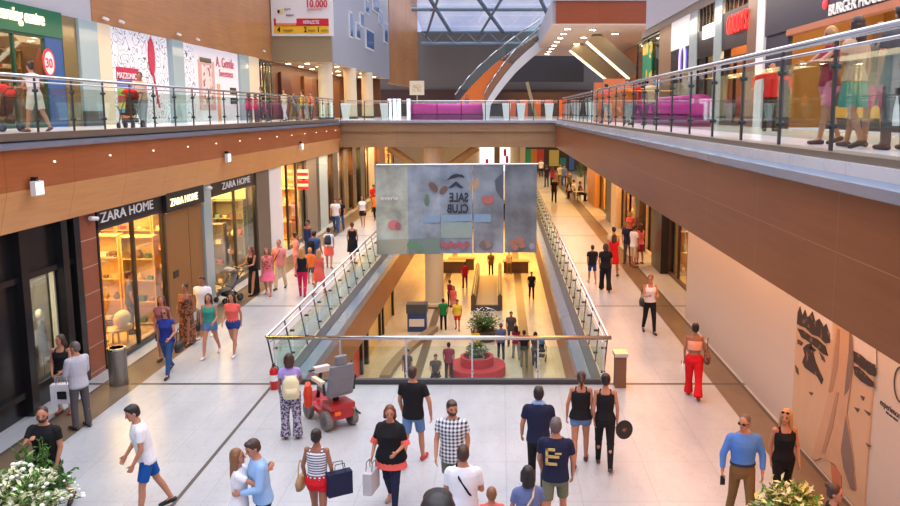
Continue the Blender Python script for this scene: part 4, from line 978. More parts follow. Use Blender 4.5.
# ================================================= SKYLIGHT over the far hall
t=thing('skylight','steel trussed glass skylight high over the far end of the hall','skylight',(0,78,15))
def sk(u,v,z): 
    d=ray(u,v); tt=(z-H)/d.z; return Vector((d.x*tt,d.y*tt,z))
Z1,Z2=15.4,14.5
M_truss=mat('truss_steel',(116,134,150),.4,.3)
def beam(a,b,r,name): MB().tube(a,b,r,n=8).build(name,M_truss,t,world=True)
X0,X1=-8.7,13.5
def zt(y): return 14.9+.12*(91-y)
for y in (60,70.5,81):
    beam(Vector((X0,y,zt(y))),Vector((X1,y,zt(y))),.2,'main_beam')
for i,xa in enumerate((-8,-2.2,3.6,9.4)):
    beam(Vector((xa-3 if i else xa,58,zt(58))),Vector((xa+2.5,91,zt(91))),.2,'rafter')
    beam(Vector((xa+5,58,zt(58)-.7)),Vector((xa-.2,91,zt(91)-.5)),.13,'cross_brace')
n=9
beam(Vector((X0,90.8,13.6)),Vector((X1,90.8,13.6)),.2,'lower_chord'); beam(Vector((X0,90.8,14.9)),Vector((X1,90.8,14.9)),.16,'upper_chord')
for i in range(n):
    xa=X0+(X1-X0)*i/n; xb=X0+(X1-X0)*(i+1)/n
    beam(Vector((xa,90.8,14.9)),Vector(((xa+xb)/2,90.8,13.6)),.09,'diagonal'); beam(Vector(((xa+xb)/2,90.8,13.6)),Vector((xb,90.8,14.9)),.09,'diagonal')
MB().quad((X0,57,zt(57)+.3),(X1,57,zt(57)+.3),(X1,91.9,zt(91.9)+.3),(X0,91.9,zt(91.9)+.3)).build('glazing',glass('sky_glass',(240,243,248),.02),t,world=True)
# ================================================= CURVED STAIR on the plaza
t=thing('staircase','curved white staircase with glass sides sweeping up from the plaza','staircase',(0,70,FL))
fr=[PY(u,v,70) for u,v in((484,106),(489,97),(496,86),(505,74),(516,61),(529,49),(546,35))]
bk=[PY(u,v,74) for u,v in((455,106),(461,98),(470,87),(482,75),(497,62),(515,48),(540,31))]
def ribbon(A,m,name,th,h):
    b=MB()
    for p,q in zip(A,A[1:]): b.bar(p,q,th,h,up=(0,1,0) if False else (0,0,1))
    b.build(name,m,t,world=True)
def sidewall(A,y,h,m,name,th=.25,up=0):
    b=MB()
    for p,q in zip(A,A[1:]): b.prism([(p.x,y,p.z-h+up),(q.x,y,q.z-h+up),(q.x,y,q.z+up),(p.x,y,p.z+up)],(0,th,0))
    b.build(name,m,t,world=True)
sidewall(fr,70,.95,M_white,'stringer'); sidewall(bk,74,.6,M_white,'stringer')
b=MB()
for i in range(len(fr)-1):
    n=6
    for k in range(n):
        f=(i*n+k)/((len(fr)-1)*n); 
        def at(A,ff): x=ff*(len(A)-1); j=min(int(x),len(A)-2); return A[j].lerp(A[j+1],x-j)
        a=at(fr,f); c=at(bk,f); a2=at(fr,f+1/36); c2=at(bk,f+1/36); zz=(a.z+c.z)/2
        b.prism([(a.x,70.25,zz),(a2.x,70.25,zz),(c2.x,74,zz),(c.x,74,zz)],(0,0,.12))
b.build('treads',mat('stair_brown',(150,96,62),.5),t,world=True)
pts=[Vector((p.x+.25,70.3,p.z-.05)) for p in bk[:5]]+[Vector((p.x-.1,70.3,p.z-.3)) for p in fr[:5]][::-1]
MB().prism(pts,(0,.06,0)).build('orange_side',mat('stair_orange',(236,120,40),.4),t,world=True)
for A,y in((fr,70.1),(bk,74.1)):
    sidewall(A,y,0,M_glass,'glass_side',.03) if False else None
    b=MB()
    for p,q in zip(A,A[1:]): b.prism([(p.x,y,p.z),(q.x,y,q.z),(q.x,y,q.z+1.0),(p.x,y,p.z+1.0)],(0,.02,0))
    b.build('glass_side',M_glass,t,world=True)
    b=MB(); b.path([Vector((p.x,y,p.z+1.03)) for p in A],.07); b.build('handrail',M_steel,t,world=True,smooth=True)
# ================================================= PLAZA behind the bridge railing
M_purple=mat('purple_vinyl',(200,40,140),.4)
p0=PY(411,115,49.5); p1=PY(483,105,49.5)
t=thing('bench','long purple padded wall of the play area behind the bridge railing','play barrier',((p0.x+p1.x)/2,49.5,FL))
w=(p1.x-p0.x)/2
b=MB(); b.box(-w,-.4,0,w,.4,.3); b.build('base',mat('purple_dark',(130,26,92),.5),t)
b=MB(); b.loft([((-w,0,.62),(0,.4,0),(0,0,.36)),((w,0,.62),(0,.4,0),(0,0,.36))],14,pw=.6); b.build('cushion',M_purple,t,smooth=True)
p0=PX(655,112,6.6); t=thing('bench','second purple padded barrier behind the right gallery railing','play barrier',(6.4,31,FL)); MB().box(-.4,-5,0,.4,5,.35).build('base',MATS['purple_dark'],t); b=MB(); b.loft([((0,-5,.68),(.4,0,0),(0,0,.36)),((0,5,.68),(.4,0,0),(0,0,.36))],14,pw=.6); b.build('cushion',M_purple,t,smooth=True)
def planter(u,y,lab,h=1.0,m=M_white):
    p=PY(u,117,y); t=thing('planter',lab,'planter',(p.x,y,FL)); MB().loft([((0,0,0),(.22,0,0),(0,.22,0)),((0,0,h),(.38,0,0),(0,.38,0)),((0,0,h),(.3,0,0),(0,.3,0)),((0,0,h-.1),(.3,0,0),(0,.3,0))],4,ph=PI/4).build('pot',m,t); MB().loft([((0,0,h-.12),(.29,0,0),(0,.29,0)),((0,0,h-.06),(.29,0,0),(0,.29,0))],4,ph=PI/4).build('soil',mat('soil',(60,44,34),.9),t)
for u,y,lab in((346,49,'white tapered planter behind the bridge railing, leftmost'),(385,49,'white tapered planter behind bridge railing left of the purple barrier'),(486.5,49,'white tapered planter just right of the purple play barrier'),(506.5,49,'white tapered planter behind railing, second right of the purple barrier'),(521,49,'white tapered planter behind railing, third right of purple barrier'),(549,48.5,'white tapered planter at the right end of bridge railing'),(576,47,'white tapered planter behind right gallery railing, nearest the bridge'),(590,45,'white tapered planter behind right gallery railing, left of two together'),(594,44,'white tapered planter behind right gallery railing, right of two together')): planter(u,y,lab)
p=PY(417,95,58); t=thing('sign','square cream notice board on a post behind the purple barrier','sign',(p.x,58,FL)); z0=PY(417,95,58).z-FL; MB().box(-.52,-.04,z0,.52,.04,z0+1.0).build('board',M_cream,t); MB().tube((0,.05,0),(0,.05,z0+.5),.04).build('post',M_steel,t); MB().box(-.35,-.05,z0+.2,.3,-.04,z0+.75).build('drawing',patmat('notice_print','doodle',(226,206,170),(150,110,80),2.2,.6,.2),t)
for i,u in enumerate((389.5,394.5,399,408.5)):
    p=PY(u,100,56); tag(MB().box(p.x-.11,55.9,FL,p.x+.11,56.1,7.0).build('lit_post',emit('post_white',(236,240,250),.8)),'white glowing post behind the bridge railing, %s of four left of the notice'%('first','second','third','fourth')[i],'light')
# warm sofas / orange kiosk right of plaza
for i,(u,y,h) in enumerate(((604,40,1.9),(614,38,2.0))):
    p=PY(u,110,y); tag(MB().box(p.x-.5,y-.3,FL,p.x+.5,y+.3,FL+h).build('kiosk_panel',mat('kiosk_orange',(214,120,70),.5)),'orange kiosk panel behind the right railing, %s'%('left one','right one')[i],'kiosk')
t=thing('climbing_frame','teal and white slide frame behind the right railing near green shop','slide',(6.6,36.5,FL))
MB().bar((-.6,0,.4),(.5,0,1.9),.5,.06,up=(0,1,0)).build('slide',mat('slide_teal',(60,130,140),.4),t); MB().bar((-.6,.35,.5),(.5,.35,2.1),.05,.12).build('rail',M_white,t); MB().box(.4,-.3,0,.5,.3,1.9).build('post',M_white,t)
# ================================================= HANGING BANNER
YB=33.0
t=thing('banner','five panel grey blue summer sale banner hanging across the floor opening','banner',(PY(457,165,YB).x,YB,PY(457,255,YB).z))
def by(u,v,o=0): p=PY(u,v,YB); return Vector((p.x,YB-o,p.z))
L=by(376,165); Rr=by(538,164)
MB().tube(L,Rr,.035).build('top_bar',M_steel,t,world=True); 
MB().tube((-9.1,YB,L.z+.02),L,.003).build('cable',M_dsteel,t,world=True); MB().tube(Rr,(3.2,YB,Rr.z+.02),.003).build('cable',M_dsteel,t,world=True)
pc=[(172,184,174),(146,164,180),(138,156,174),(132,146,158),(118,130,140)]
def banmat(i,c):
    m,nt,b=newmat('banner_cloth_%d'%i); tc=N(nt,'ShaderNodeTexCoord'); n1=noise(nt,tc.outputs['Object'],.9,4); 
    nt.links.new(mixc(nt,ramp(nt,n1,.3,.7),lin(tuple(int(x*.78) for x in c)),lin(tuple(min(255,int(x*1.22)) for x in c))),b.inputs['Base Color']); sset(b,'Roughness',.6); return m
us=[(377,407.6),(408.6,439.8),(440.8,472.3),(473.3,503.6),(504.8,537)]
pans=[]
for i,(a,c) in enumerate(us):
    q=MB(); p0=by(a,254.5-i*.5); p1=by(c,166-i*.4); n=6
    for k in range(n):
        x0=p0.x+(p1.x-p0.x)*k/n; x1=p0.x+(p1.x-p0.x)*(k+1)/n; o0=.02*math.sin(k*1.3+i); o1=.02*math.sin((k+1)*1.3+i)
        q.prism([(x0,YB+o0,p0.z),(x1,YB+o1,p0.z),(x1,YB+o1,p1.z),(x0,YB+o0,p1.z)],(0,.012,0))
    pans.append(q.build('banner_panel',banmat(i,pc[i]),t,world=True,smooth=False))
def art(i,pts,m,name,o=.035): q=MB(); q.prism([by(u,v,o) for u,v in pts],(0,.006,0)); q.build(name,m,pans[i],world=True)
def ell(u,v,a,b_,rot=0,n=16): 
    r_=R(rot); return [(u+a*math.cos(2*PI*k/n)*math.cos(r_)-b_*math.sin(2*PI*k/n)*math.sin(r_),v+a*math.cos(2*PI*k/n)*math.sin(r_)+b_*math.sin(2*PI*k/n)*math.cos(r_)) for k in range(n)]
M_bd=mat('ban_dark',(52,58,72),.6); M_bb=mat('ban_brown',(120,98,88),.6); M_bbl=mat('ban_blue',(136,172,204),.6); M_br=mat('ban_red',(170,104,116),.6); M_bg=mat('ban_green',(106,150,126),.6); M_bt=mat('ban_tan',(186,166,140),.6); M_bs=mat('ban_stone',(120,112,112),.6)
art(0,ell(394,225,6,5),mat('ban_rose',(206,130,136),.6),'flower'); art(0,ell(398,226,3,4),M_br,'flower',.05); art(0,[(378,240),(407.5,239),(407.5,254),(378,254)],mat('ban_pale',(176,180,160),.6),'pale_band',.03)
art(1,ell(413,245,6,4),M_bg,'leaf'); art(1,ell(420,248,4,3),M_bg,'leaf',.05); art(1,ell(427,200,2.4,6),mat('ban_olive',(104,134,110),.6),'leaf'); art(1,ell(433.5,187,6,3.2,50),M_bb,'stick'); art(1,[(423,216),(440,215),(440,222),(423,223)],M_bbl,'blue_band'); art(1,[(409,239),(440,238),(440,253.5),(409,253.5)],mat('ban_teal',(120,146,140),.6),'pale_band',.03)
art(2,ell(443.5,190,3,5,45),M_bb,'stick'); art(2,[(447,180),(451,175.5),(456,173.5),(463,175),(465,178),(459,176.5),(455,178),(450,179)],M_bd,'dolphin'); art(2,[(448,188),(456,181),(464,188),(460,188),(456,185),(452,188)],M_bd,'mountain'); art(2,[(441,215),(472.5,214),(472.5,221),(441,222)],M_bbl,'blue_band')
art(2,[(441,222),(472,222),(472,238),(441,238)],mat('ban_aqua',(150,176,176),.6),'aqua_band',.03)
for k in range(7): art(2,ell(443+k*4,244+(k%2)*2,2.6,3),M_br,'berry',.03+.012*(k%3))
art(2,ell(471,185,1.6,6,20),M_bt,'shell')
art(3,[(481,197),(494,196),(493,202),(488,204.5),(483,202)],mat('ban_melon',(190,112,108),.6),'melon'); art(3,ell(476.5,184,3,6,20),M_bt,'shell'); art(3,[(474,214),(491,214),(491,222),(474,222)],M_bbl,'blue_band'); art(3,ell(486,245,7,5),M_bs,'stone'); art(3,[(484,240),(488,238),(493,246),(487,248)],mat('ban_stone2',(146,136,132),.6),'stone',.04); art(3,[(495,180),(503,172),(503,200),(496,190)],mat('ban_cloud',(88,98,118),.6),'rock')
for q_,(u,v) in enumerate(((512,243),(517,241),(522,245),(515,247),(521,240))): art(4,ell(u,v,3.6,3),mat('ban_peach',(176,128,112),.6),'pebble',.03+.012*q_)
art(4,ell(532,246,3,3),mat('ban_grey',(160,166,176),.6),'pebble')
def bantext(body,u,v,px,m,mir,bold=0,sx=1.0,par=pans[2]):
    p=by(u,v,.05); s=px/F*YB*1.4
    base=par.parent.location
    return text(body,s,m,par,Matrix.Translation(-(base))@wallmtx(p,(1,0,0)),'lettering',.004,bold=bold,sx=sx,mirror=mir)
bantext('SALE',468.5,201.5,9.0,M_bd,True,.03,.72); bantext('CLUB',468.5,212.5,8.6,M_bd,True,.03,.72)
bantext('everie',381,200,5,M_letters,False,.01,1.0,pans[0])
# ================================================= GROUND FLOOR OBJECTS
# bin
p=PZ(119,384); t=thing('bin','round steel litter bin standing by the terracotta pillar','bin',p)
MB().lathe([(.2,0),(.2,.82)],n=24).build('body',mat('bin_steel',(140,134,128),.3,.8),t,smooth=False); MB().lathe([(.205,.82),(.205,.86),(.15,.86),(.15,.8)],n=24).build('rim',M_steel,t)
# fire extinguisher
p=PZ(271.5,383); p.y=17.1; p.x=-5.02; t=thing('fire_extinguisher','red fire extinguisher standing at left corner of the front railing','fire extinguisher',p)
MB().lathe([(.085,0),(.09,.03),(.09,.42),(.06,.49),(.03,.52)],n=18).build('cylinder',mat('ext_red',(190,26,34),.3),t,smooth=True); MB().box(-.02,-.05,.52,.02,.06,.58).build('valve',M_black,t); MB().path([(.02,0,.55),(.1,0,.5),(.11,0,.3)],.012).build('hose',M_black,t); MB().lathe([(.092,.2),(.092,.34)],n=18).build('label_band',M_white,t)
# wood and chrome post at right corner of railing
p=Vector((PZ(613,386).x+.15,17.3,0)); t=thing('bollard','short wood and chrome post at the right corner of the front railing','post',p)
MB().box(-.12,-.15,0,.12,.15,.72).build('body',mat('post_wood',(120,84,58),.5),t); MB().box(-.15,-.18,.72,.15,.18,.8).build('cap',M_steel,t)
# plants
def plant(loc,label,h,r,n,cols,pot,potr,poth,fl=None,seed=1):
    rr=random.Random(seed); t=thing('potted_plant',label,'plant',loc)
    MB().lathe([(potr*.8,0),(potr,poth),(potr*.9,poth),(potr*.9,poth-.06)],n=20).build('pot',pot,t)
    MB().lathe([(potr*.89,poth-.12),(potr*.89,poth-.05)],n=20).build('soil',mat('soil',(60,44,34),.9),t)
    st_=MB(); 
    lv=[MB() for _ in cols]
    for i in range(n):
        a=rr.uniform(0,2*PI); e=rr.uniform(.15,1.35); l=r*rr.uniform(.55,1.05)
        base=Vector((0,0,poth-.06)); tip=base+Vector((math.cos(a)*math.cos(e)*l,math.sin(a)*math.cos(e)*l,math.sin(e)*h*rr.uniform(.6,1)))
        mid=base.lerp(tip,.5)+Vector((0,0,.15*l)); st_.path([base,mid,tip],.008,n=5)
        for k in range(9):
            f=.35+.65*k/8; pt=base.lerp(mid,f*2) if f<.5 else mid.lerp(tip,f*2-1)
            d=Vector((rr.uniform(-1,1),rr.uniform(-1,1),rr.uniform(-.2,1))).normalized(); L_=rr.uniform(.07,.15); sd=d.cross(Vector((0,0,1)))
            if sd.length<.1: continue
            sd=sd.normalized()*L_*.26; up_=sd.cross(d).normalized()*.012
            m_=pt+d*L_*.5; b=rr.choice(lv); b.add([pt,m_-sd+up_,pt+d*L_,m_+sd+up_,m_-up_*1.0],[(0,4,1),(1,4,2),(2,4,3),(3,4,0)])
    st_.build('stems',mat('stem_green',(90,110,56),.6),t)
    for b,c in zip(lv,cols):
        if b.v: b.build('leaves',c,t)
    if fl:
        b=MB()
        for i in range(fl[1]):
            a=rr.uniform(0,2*PI); e=rr.uniform(.1,1.4); q=Vector((math.cos(a)*math.cos(e)*r*.95,math.sin(a)*math.cos(e)*r*.95,poth+math.sin(e)*h*.95)); s_=rr.uniform(.02,.04)
            b.ball(q,(s_,s_,s_*.7),n=6,m=4)
        b.build('blossom',fl[0],t)
    return t
LG=[mat('leaf_green',(96,150,60),.5),mat('leaf_dark',(58,104,44),.5),mat('leaf_pale',(196,206,150),.5),mat('leaf_cream',(224,224,190),.5)]
pp=PZ(26,498,.9); plant((pp.x-.16,pp.y-.1,0),'bushy variegated plant in a white tub at bottom left corner',.85,.95,190,[LG[2],LG[3],LG[0],LG[3]],M_white,.4,.55,(mat('blossom_white',(236,236,226),.6),70),3)
pp=PZ(48,478,1.0); plant((pp.x-.42,pp.y+.5,0),'taller green leafed plant behind the variegated plant at bottom left',1.1,.6,60,[LG[0],LG[1]],mat('pot_dark',(60,52,46),.6),.2,.4,None,5)
pp=PZ(792,506,.7); plant((pp.x,pp.y+.05,0),'cream leafed plant in a white tub at the bottom right edge',.62,.72,150,[mat('leaf_yellow',(214,206,120),.5),mat('leaf_cream2',(236,230,180),.5),LG[0]],M_white,.4,.45,None,8)
# mobility scooter (seen from behind)
def wheel(t,x,y,r,w,m2):
    g=MB(); g.loft([((x-w/2,y,r),(0,r*.8,0),(0,0,r*.8)),((x-w/2,y,r),(0,r*.97,0),(0,0,r*.97)),((x-w*.3,y,r),(0,r,0),(0,0,r)),((x+w*.3,y,r),(0,r,0),(0,0,r)),((x+w/2,y,r),(0,r*.97,0),(0,0,r*.97)),((x+w/2,y,r),(0,r*.8,0),(0,0,r*.8))],20)
    o=g.build('wheel',m2,t); h=MB(); h.loft([((x-w*.52,y,r),(0,r*.55,0),(0,0,r*.55)),((x+w*.52,y,r),(0,r*.55,0),(0,0,r*.55))],14); h.build('hub',M_dgrey,o)
M_sred=mat('scooter_red',(170,30,34),.3); M_sgrey=mat('seat_grey',(120,120,124),.7); M_tyre=mat('tyre_grey',(120,114,108),.7)
p=PZ(331,424); t=thing('mobility_scooter','red mobility scooter with a high grey seat parked by the railing','mobility scooter',(p.x,p.y+.1,0),38)
for x in(-.27,.27): wheel(t,x,-.32,.19,.12,M_tyre); wheel(t,x*.95,.52,.17,.1,M_tyre)
b=MB(); b.loft([((0,-.5,.32),(.24,0,0),(0,0,.1)),((0,-.1,.34),(.26,0,0),(0,0,.12)),((0,.1,.22),(.24,0,0),(0,0,.06)),((0,.55,.24),(.22,0,0),(0,0,.07)),((0,.72,.34),(.16,0,0),(0,0,.12))],12,pw=.6); b.build('chassis',M_sred,t,smooth=False)
MB().box(-.25,-.52,.42,.25,-.08,.52).build('rear_cowl',M_sred,t)
MB().tube((0,-.2,.45),(0,-.2,.68),.06).build('seat_post',M_black,t)
b=MB(); b.loft([((0,-.42,.72),(.27,0,0),(0,0,.06)),((0,.1,.74),(.26,0,0),(0,0,.07))],12,pw=.5); b.build('seat',M_sgrey,t)
b=MB(); b.loft([((0,-.38,.72),(.27,0,0),(0,.07,0)),((0,-.46,1.05),(.28,0,0),(0,.07,0)),((0,-.5,1.3),(.24,0,0),(0,.06,0))],12,pw=.5); b.build('backrest',M_sgrey,t)
b=MB(); b.loft([((0,-.46,1.3),(.12,0,0),(0,.06,0)),((0,-.47,1.48),(.12,0,0),(0,.06,0))],12,pw=.5); b.build('headrest',M_sgrey,t)
for s in(-1,1):
    MB().bar((s*.33,-.36,.96),(s*.33,.08,.96),.09,.07).build('armrest',M_cream if s<0 else M_black,t); MB().bar((s*.31,-.36,.72),(s*.33,-.36,.95),.03,.04).build('armrest_post',M_black,t)
MB().tube((0,.62,.34),(0,.42,.98),.04).build('tiller',M_black,t); MB().tube((-.28,.4,1.0),(.28,.4,1.0),.02).build('handlebar',M_black,t); MB().box(-.16,.34,.94,.16,.48,1.05).build('console',mat('console_white',(214,210,204),.4),t)
MB().tube((.3,-.62,.3),(.3,-.3,.34),.02).build('bumper',M_dsteel,t); MB().box(-.2,-.57,.34,-.08,-.52,.4).build('tail_lamp',mat('lamp_orange',(240,110,40),.3),t)
ob=MB(); ob.loft([((0,0,0),(.17,0,0),(0,.07,0)),((0,0,.25),(.18,0,0),(0,.09,0)),((0,0,.42),(.15,0,0),(0,.05,0))],12,pw=.6); o=tag(ob.build('bag',mat('bag_orange',(240,70,30),.6)),'bright orange bag hanging on the side of the mobility scooter','bag')
o.location=(p.x-.42,p.y-.06,.42); o.rotation_euler=(0,0,R(100))
# pushchairs
def pram(loc,rz,body,label,hood=None):
    t=thing('pushchair',label,'pushchair',loc,rz)   # faces +Y, handle at -Y
    for s in(-1,1):
        wheel(t,s*.24,-.28,.12,.05,M_black); wheel(t,s*.2,.32,.09,.05,M_black)
        MB().path([(s*.24,-.28,.12),(s*.23,.05,.5),(s*.22,.3,.62)],.014).build('frame',M_dsteel,t); MB().path([(s*.2,.32,.09),(s*.23,-.1,.6),(s*.22,-.52,1.02)],.014).build('frame',M_dsteel,t)
    MB().tube((-.22,-.52,1.02),(.22,-.52,1.02),.02).build('handle',M_black,t)
    b=MB(); b.loft([((0,.3,.42),(.17,0,0),(0,0,.03)),((0,0,.4),(.18,0,0),(0,0,.04)),((0,-.14,.46),(.18,0,0),(0,.05,.03)),((0,-.26,.86),(.17,0,0),(0,.05,.02))],10); b.build('seat',body,t,smooth=True)
    b=MB(); 
    for k in range(6):
        a=k/5*1.7; 
    b.loft([((0,-.3,.86),(.19,0,0),(0,.03,.03)),((0,-.26,1.0),(.19,0,0),(0,.04,.08)),((0,-.1,1.06),(.19,0,0),(0,.02,.07)),((0,.04,1.0),(.19,0,0),(0,.02,.05))],10); b.build('canopy',hood or body,t,smooth=True)
    MB().box(-.17,-.2,.18,.17,.14,.3).build('basket',M_black,t)
    return t
# shop cameras and floodlights fixed to the left fascia
def flood(u,v,label,x=-9.06):
    p=PX(u,v,x); t=thing('floodlight',label,'spotlight',(x,p.y,p.z)); MB().box(0,-.05,-.02,.1,.05,.06).build('bracket',M_black,t); MB().box(.04,-.15,-.3,.14,.15,-.02).build('housing',M_white,t); MB().box(.14,-.12,-.27,.145,.12,-.05).build('lens',emit('flood_lens',(255,250,240),1.5),t)
flood(32,180,'white square floodlight on the left wood fascia, nearest'); flood(225,153,'white square floodlight on left wood fascia, second along',-9.08); flood(299.5,143,'white square floodlight on left wood fascia, farthest',-9.08)
def cam_(p,label):
    t=thing('security_camera',label,'security camera',p); MB().tube((0,0,0),(.12,0,-.02),.02).build('bracket',M_black,t); MB().tube((.1,-.12,-.04),(.14,.14,-.08),.05).build('housing',M_white,t)
p=PX(88,216,-9.44); cam_(p,'small white security camera under left fascia above terracotta pillar'); p=PX(205,186,-9.36); cam_(p,'small white security camera above the pale blue pillar')
for i,(u,v,x) in enumerate(((102,17,UX+.06),(118,20,UX+.06),(176,33,UX+.06),(195,38,UX+.06),(262,50,UX+.06))): p=PX(u,v,x); cam_(p,'small lamp on the upper left wood wall, %s from the left'%('first','second','third','fourth','fifth')[i])
for i in range(14):
    yy=14+i*2.35; t=thing('fascia_stud','tiny round lamp stud in the left wood fascia below the ledge','lamp',(-9.085,yy,5.1),0,'lamp studs along the left fascia'); MB().loft([((-.02,0,0),(0,.022,0),(0,0,.022)),((.015,0,0),(0,.02,0),(0,0,.02))],10).build('lens',emit('stud',(255,244,220),1.0),t)
# ceiling lights over the right walkway
for j in range(16): downlight(4.4,9+j*4.1,4.1,'small round downlight over the right ground floor walkway','downlights over the right walkway',r=.14)
# ================================================= LOWER LEVEL
p=PZ(472,385,LO); M_sofa=mat('sofa_red',(196,30,44),.6)
t=thing('round_sofa','round red sofa ring with plants in its centre on the lower floor','sofa',(PZ(477,374,LO).x,PZ(477,374,LO).y,LO))
def ringseg(r0,r1,z0,z1,m,name,a0=0,a1=360,n=40):
    b=MB()
    for i in range(n):
        a=R(a0+(a1-a0)*i/n); c=R(a0+(a1-a0)*(i+1)/n); q=[(r0*math.cos(a),r0*math.sin(a)),(r1*math.cos(a),r1*math.sin(a)),(r1*math.cos(c),r1*math.sin(c)),(r0*math.cos(c),r0*math.sin(c))]
        b.prism([(x,y,z0) for x,y in q],(0,0,z1-z0))
    b.build(name,m,t)
ringseg(.72,1.28,.05,.45,M_sofa,'seat'); ringseg(.6,.74,.05,.85,M_sofa,'backrest'); MB().lathe([(1.15,0),(1.15,.06)],n=30).build('plinth',M_black,t)
sp=t.location
plant((sp.x,sp.y,LO+.062),'green and cream plant in the middle of the round red sofa',.9,.6,110,[LG[0],LG[2],LG[1]],M_white,.34,.75,None,11)
pp=PZ(484,340,LO); plant((pp.x,pp.y,LO),'white flowering shrub in a dark planter on the lower floor',1.2,1.15,110,[LG[0],LG[1],LG[1]],mat('planter_dark',(70,66,60),.5),.7,.55,(mat('blossom_white',(236,236,226),.6),120),13)
# framed ramp opening
y0,y1=46.0,56.0; xa,xb=PZ(472,320,LO).x,PZ(500,320,LO).x
t=thing('travelator','flat moving walkway with dark side walls running away on the lower floor','travelator',((xa+xb)/2,y0,LO)); w=(xb-xa)/2
MB().box(-w+.2,0,.0,w-.2,y1-y0,.06).build('belt',mat('belt_tan',(206,184,150),.5),t)
for s in(-1,1): MB().box(s*w-.14,0,0,s*w+.14,y1-y0,.9).build('side_wall',mat('travelator_dark',(96,80,62),.4),t); MB().tube((s*w,0,.95),(s*w,y1-y0,.95),.06).build('handrail',M_black,t)
MB().box(-w,-.1,0,w,.1,.35).build('end_plate',M_dgrey,t)
# low escalator truss / kiosk at lower left
p=PZ(415,342,LO); t=thing('information_stand','blue and dark information stand on the lower floor near the column','stand',(p.x-.1,p.y+2.2,LO)); MB().box(-.5,-.3,0,.5,.3,1.0).build('body',mat('stand_blue',(50,74,140),.5),t); MB().box(-.55,-.35,1.0,.55,.35,1.5).build('head',mat('stand_dark',(70,80,90),.4),t); MB().box(-.4,-.36,.3,.4,-.3,.7).build('panel',M_white,t)
t=thing('partition','curved tan partition on the lower floor behind front railing','partition',(-4.35,37.6,LO)); b=MB()
pa=[(-.9+1.5*(k/8)**1.6,-4+8*k/8) for k in range(9)]
for (x0,yy0),(x1,yy1) in zip(pa,pa[1:]): b.prism([(x0,yy0,0),(x1,yy1,0),(x1,yy1,.25),(x0,yy0,.25)],(.45,0,0))
b.build('partition',mat('partition_tan',(150,128,100),.5),t)
# lower level shop fronts (left wall, far wall)
for i,(y0,y1,cc,lab) in enumerate(((26,31,(214,190,140),'lower floor cream shop front nearest, below the left walkway'),(32,34.5,(200,60,50),'lower floor red and white shop sign below left walkway'),(36,40,(226,196,130),'lower floor golden shop front below the left walkway'),(41,45,(206,170,110),'lower floor tan shop front nearest the column'))):
    t=thing('shop_front',lab,'shop front',(-6.28,(y0+y1)/2,LO)); MB().box(-6.3,y0,LO,-6.24,y1,LO+3.2).build('panel',mat('lshop_%d'%i,cc,.5),t,world=True)
    for yy in(y0,y1): MB().box(-6.3,yy-.15,LO,-6.1,yy+.15,-1.95).build('pier',M_black,t,world=True)
    MB().box(-6.3,y0,LO+2.7,-6.2,y1,LO+3.3).build('sign_band',(M_dsteel,M_white,M_black,M_dsteel)[i],t,world=True)
for i in range(5):
    x=-8+i*4.0; t=thing('shop_front','golden lit shop bay on the far lower wall, %s from the left'%('first','second','third','fourth','fifth')[i],'shop front',(x,79.9,LO))
    MB().box(-1.7,-.1,0,1.7,0,3.0).build('panel',(mat('bay_gold',(240,190,96),.5),mat('bay_brown',(120,80,44),.5))[i%2],t); MB().box(-1.9,-.25,0,-1.7,0,3.4).build('pier',M_gold,t); MB().box(1.7,-.25,0,1.9,0,3.4).build('pier',M_gold,t); MB().box(-1.7,-.2,3.0,1.7,0,3.4).build('sign_band',M_black,t)
for i in range(3): 
    p=PZ((452,462,516)[i],272-(0,3,0)[i],LO); t=thing('display_table','dark display stand on the golden lower floor, %s'%('left','middle','right')[i],'stand',p); MB().box(-.9,-.4,0,.9,.4,.8).build('body',wood_f,t); MB().box(-1,-.45,.8,1,.45,.86).build('top',M_gold,t)
# ================================================= PEOPLE IN THE PHOTO
def cm(name,rgb,rough=.8,bump=.35):
    return mat('cloth_'+name,rgb,rough,var=.1,scale=9,bump=bump,spec=.25)
def ft(u,v,z=0.0): return PZ(u,v,z)
def hat_(u,v,h,z=0.0):
    d=ray(u,v); t=(z+h-H)/d.z; return Vector((d.x*t,d.y*t,z))
BLK=cm('black',(28,27,30)); NVY=cm('navy',(34,38,66)); WHT=cm('white',(232,232,236)); JEAN=cm('jeans',(52,84,136)); DEN=cm('denim',(96,130,176)); RED=cm('red',(214,28,38)); CORAL=cm('coral',(240,104,92))
KHA=cm('khaki',(128,96,58)); OLV=cm('olive',(112,116,94)); SKY_=cm('light_blue',(150,186,228)); BLU=cm('blue_shirt',(84,132,206)); PINK=cm('pink',(232,120,150)); TEAL=cm('teal',(60,150,134)); GRY=cm('grey',(150,150,154)); DGR=cm('dark_grey',(84,80,82)); LIL=cm('lilac',(170,150,214)); MAG=cm('magenta',(214,30,84)); BRD=cm('wine',(150,34,70))
CHK=patmat('cloth_check','check',(232,234,236),(30,40,66),17,.8); STR=patmat('cloth_stripe','stripe',(226,226,230),(60,62,84),26,.8,.4); FLO=patmat('cloth_floral','blob',(176,168,186),(70,64,96),26,.8,.5); BRP=patmat('cloth_brown_print','blob',(150,96,66),(84,50,36),20,.8,.5); FLR=patmat('cloth_pink_print','blob',(226,150,140),(200,60,70),24,.8,.5)
STRAP=mat('leather_dark',(40,32,30),.5); TANL=mat('leather_tan',(176,140,96),.5)
BEI=cm('beige',(214,196,160)); ORG=cm('orange',(240,120,40)); YEL=cm('yellow',(236,206,60)); GRN=cm('green',(30,130,70)); SLT=cm('slate',(104,116,160))
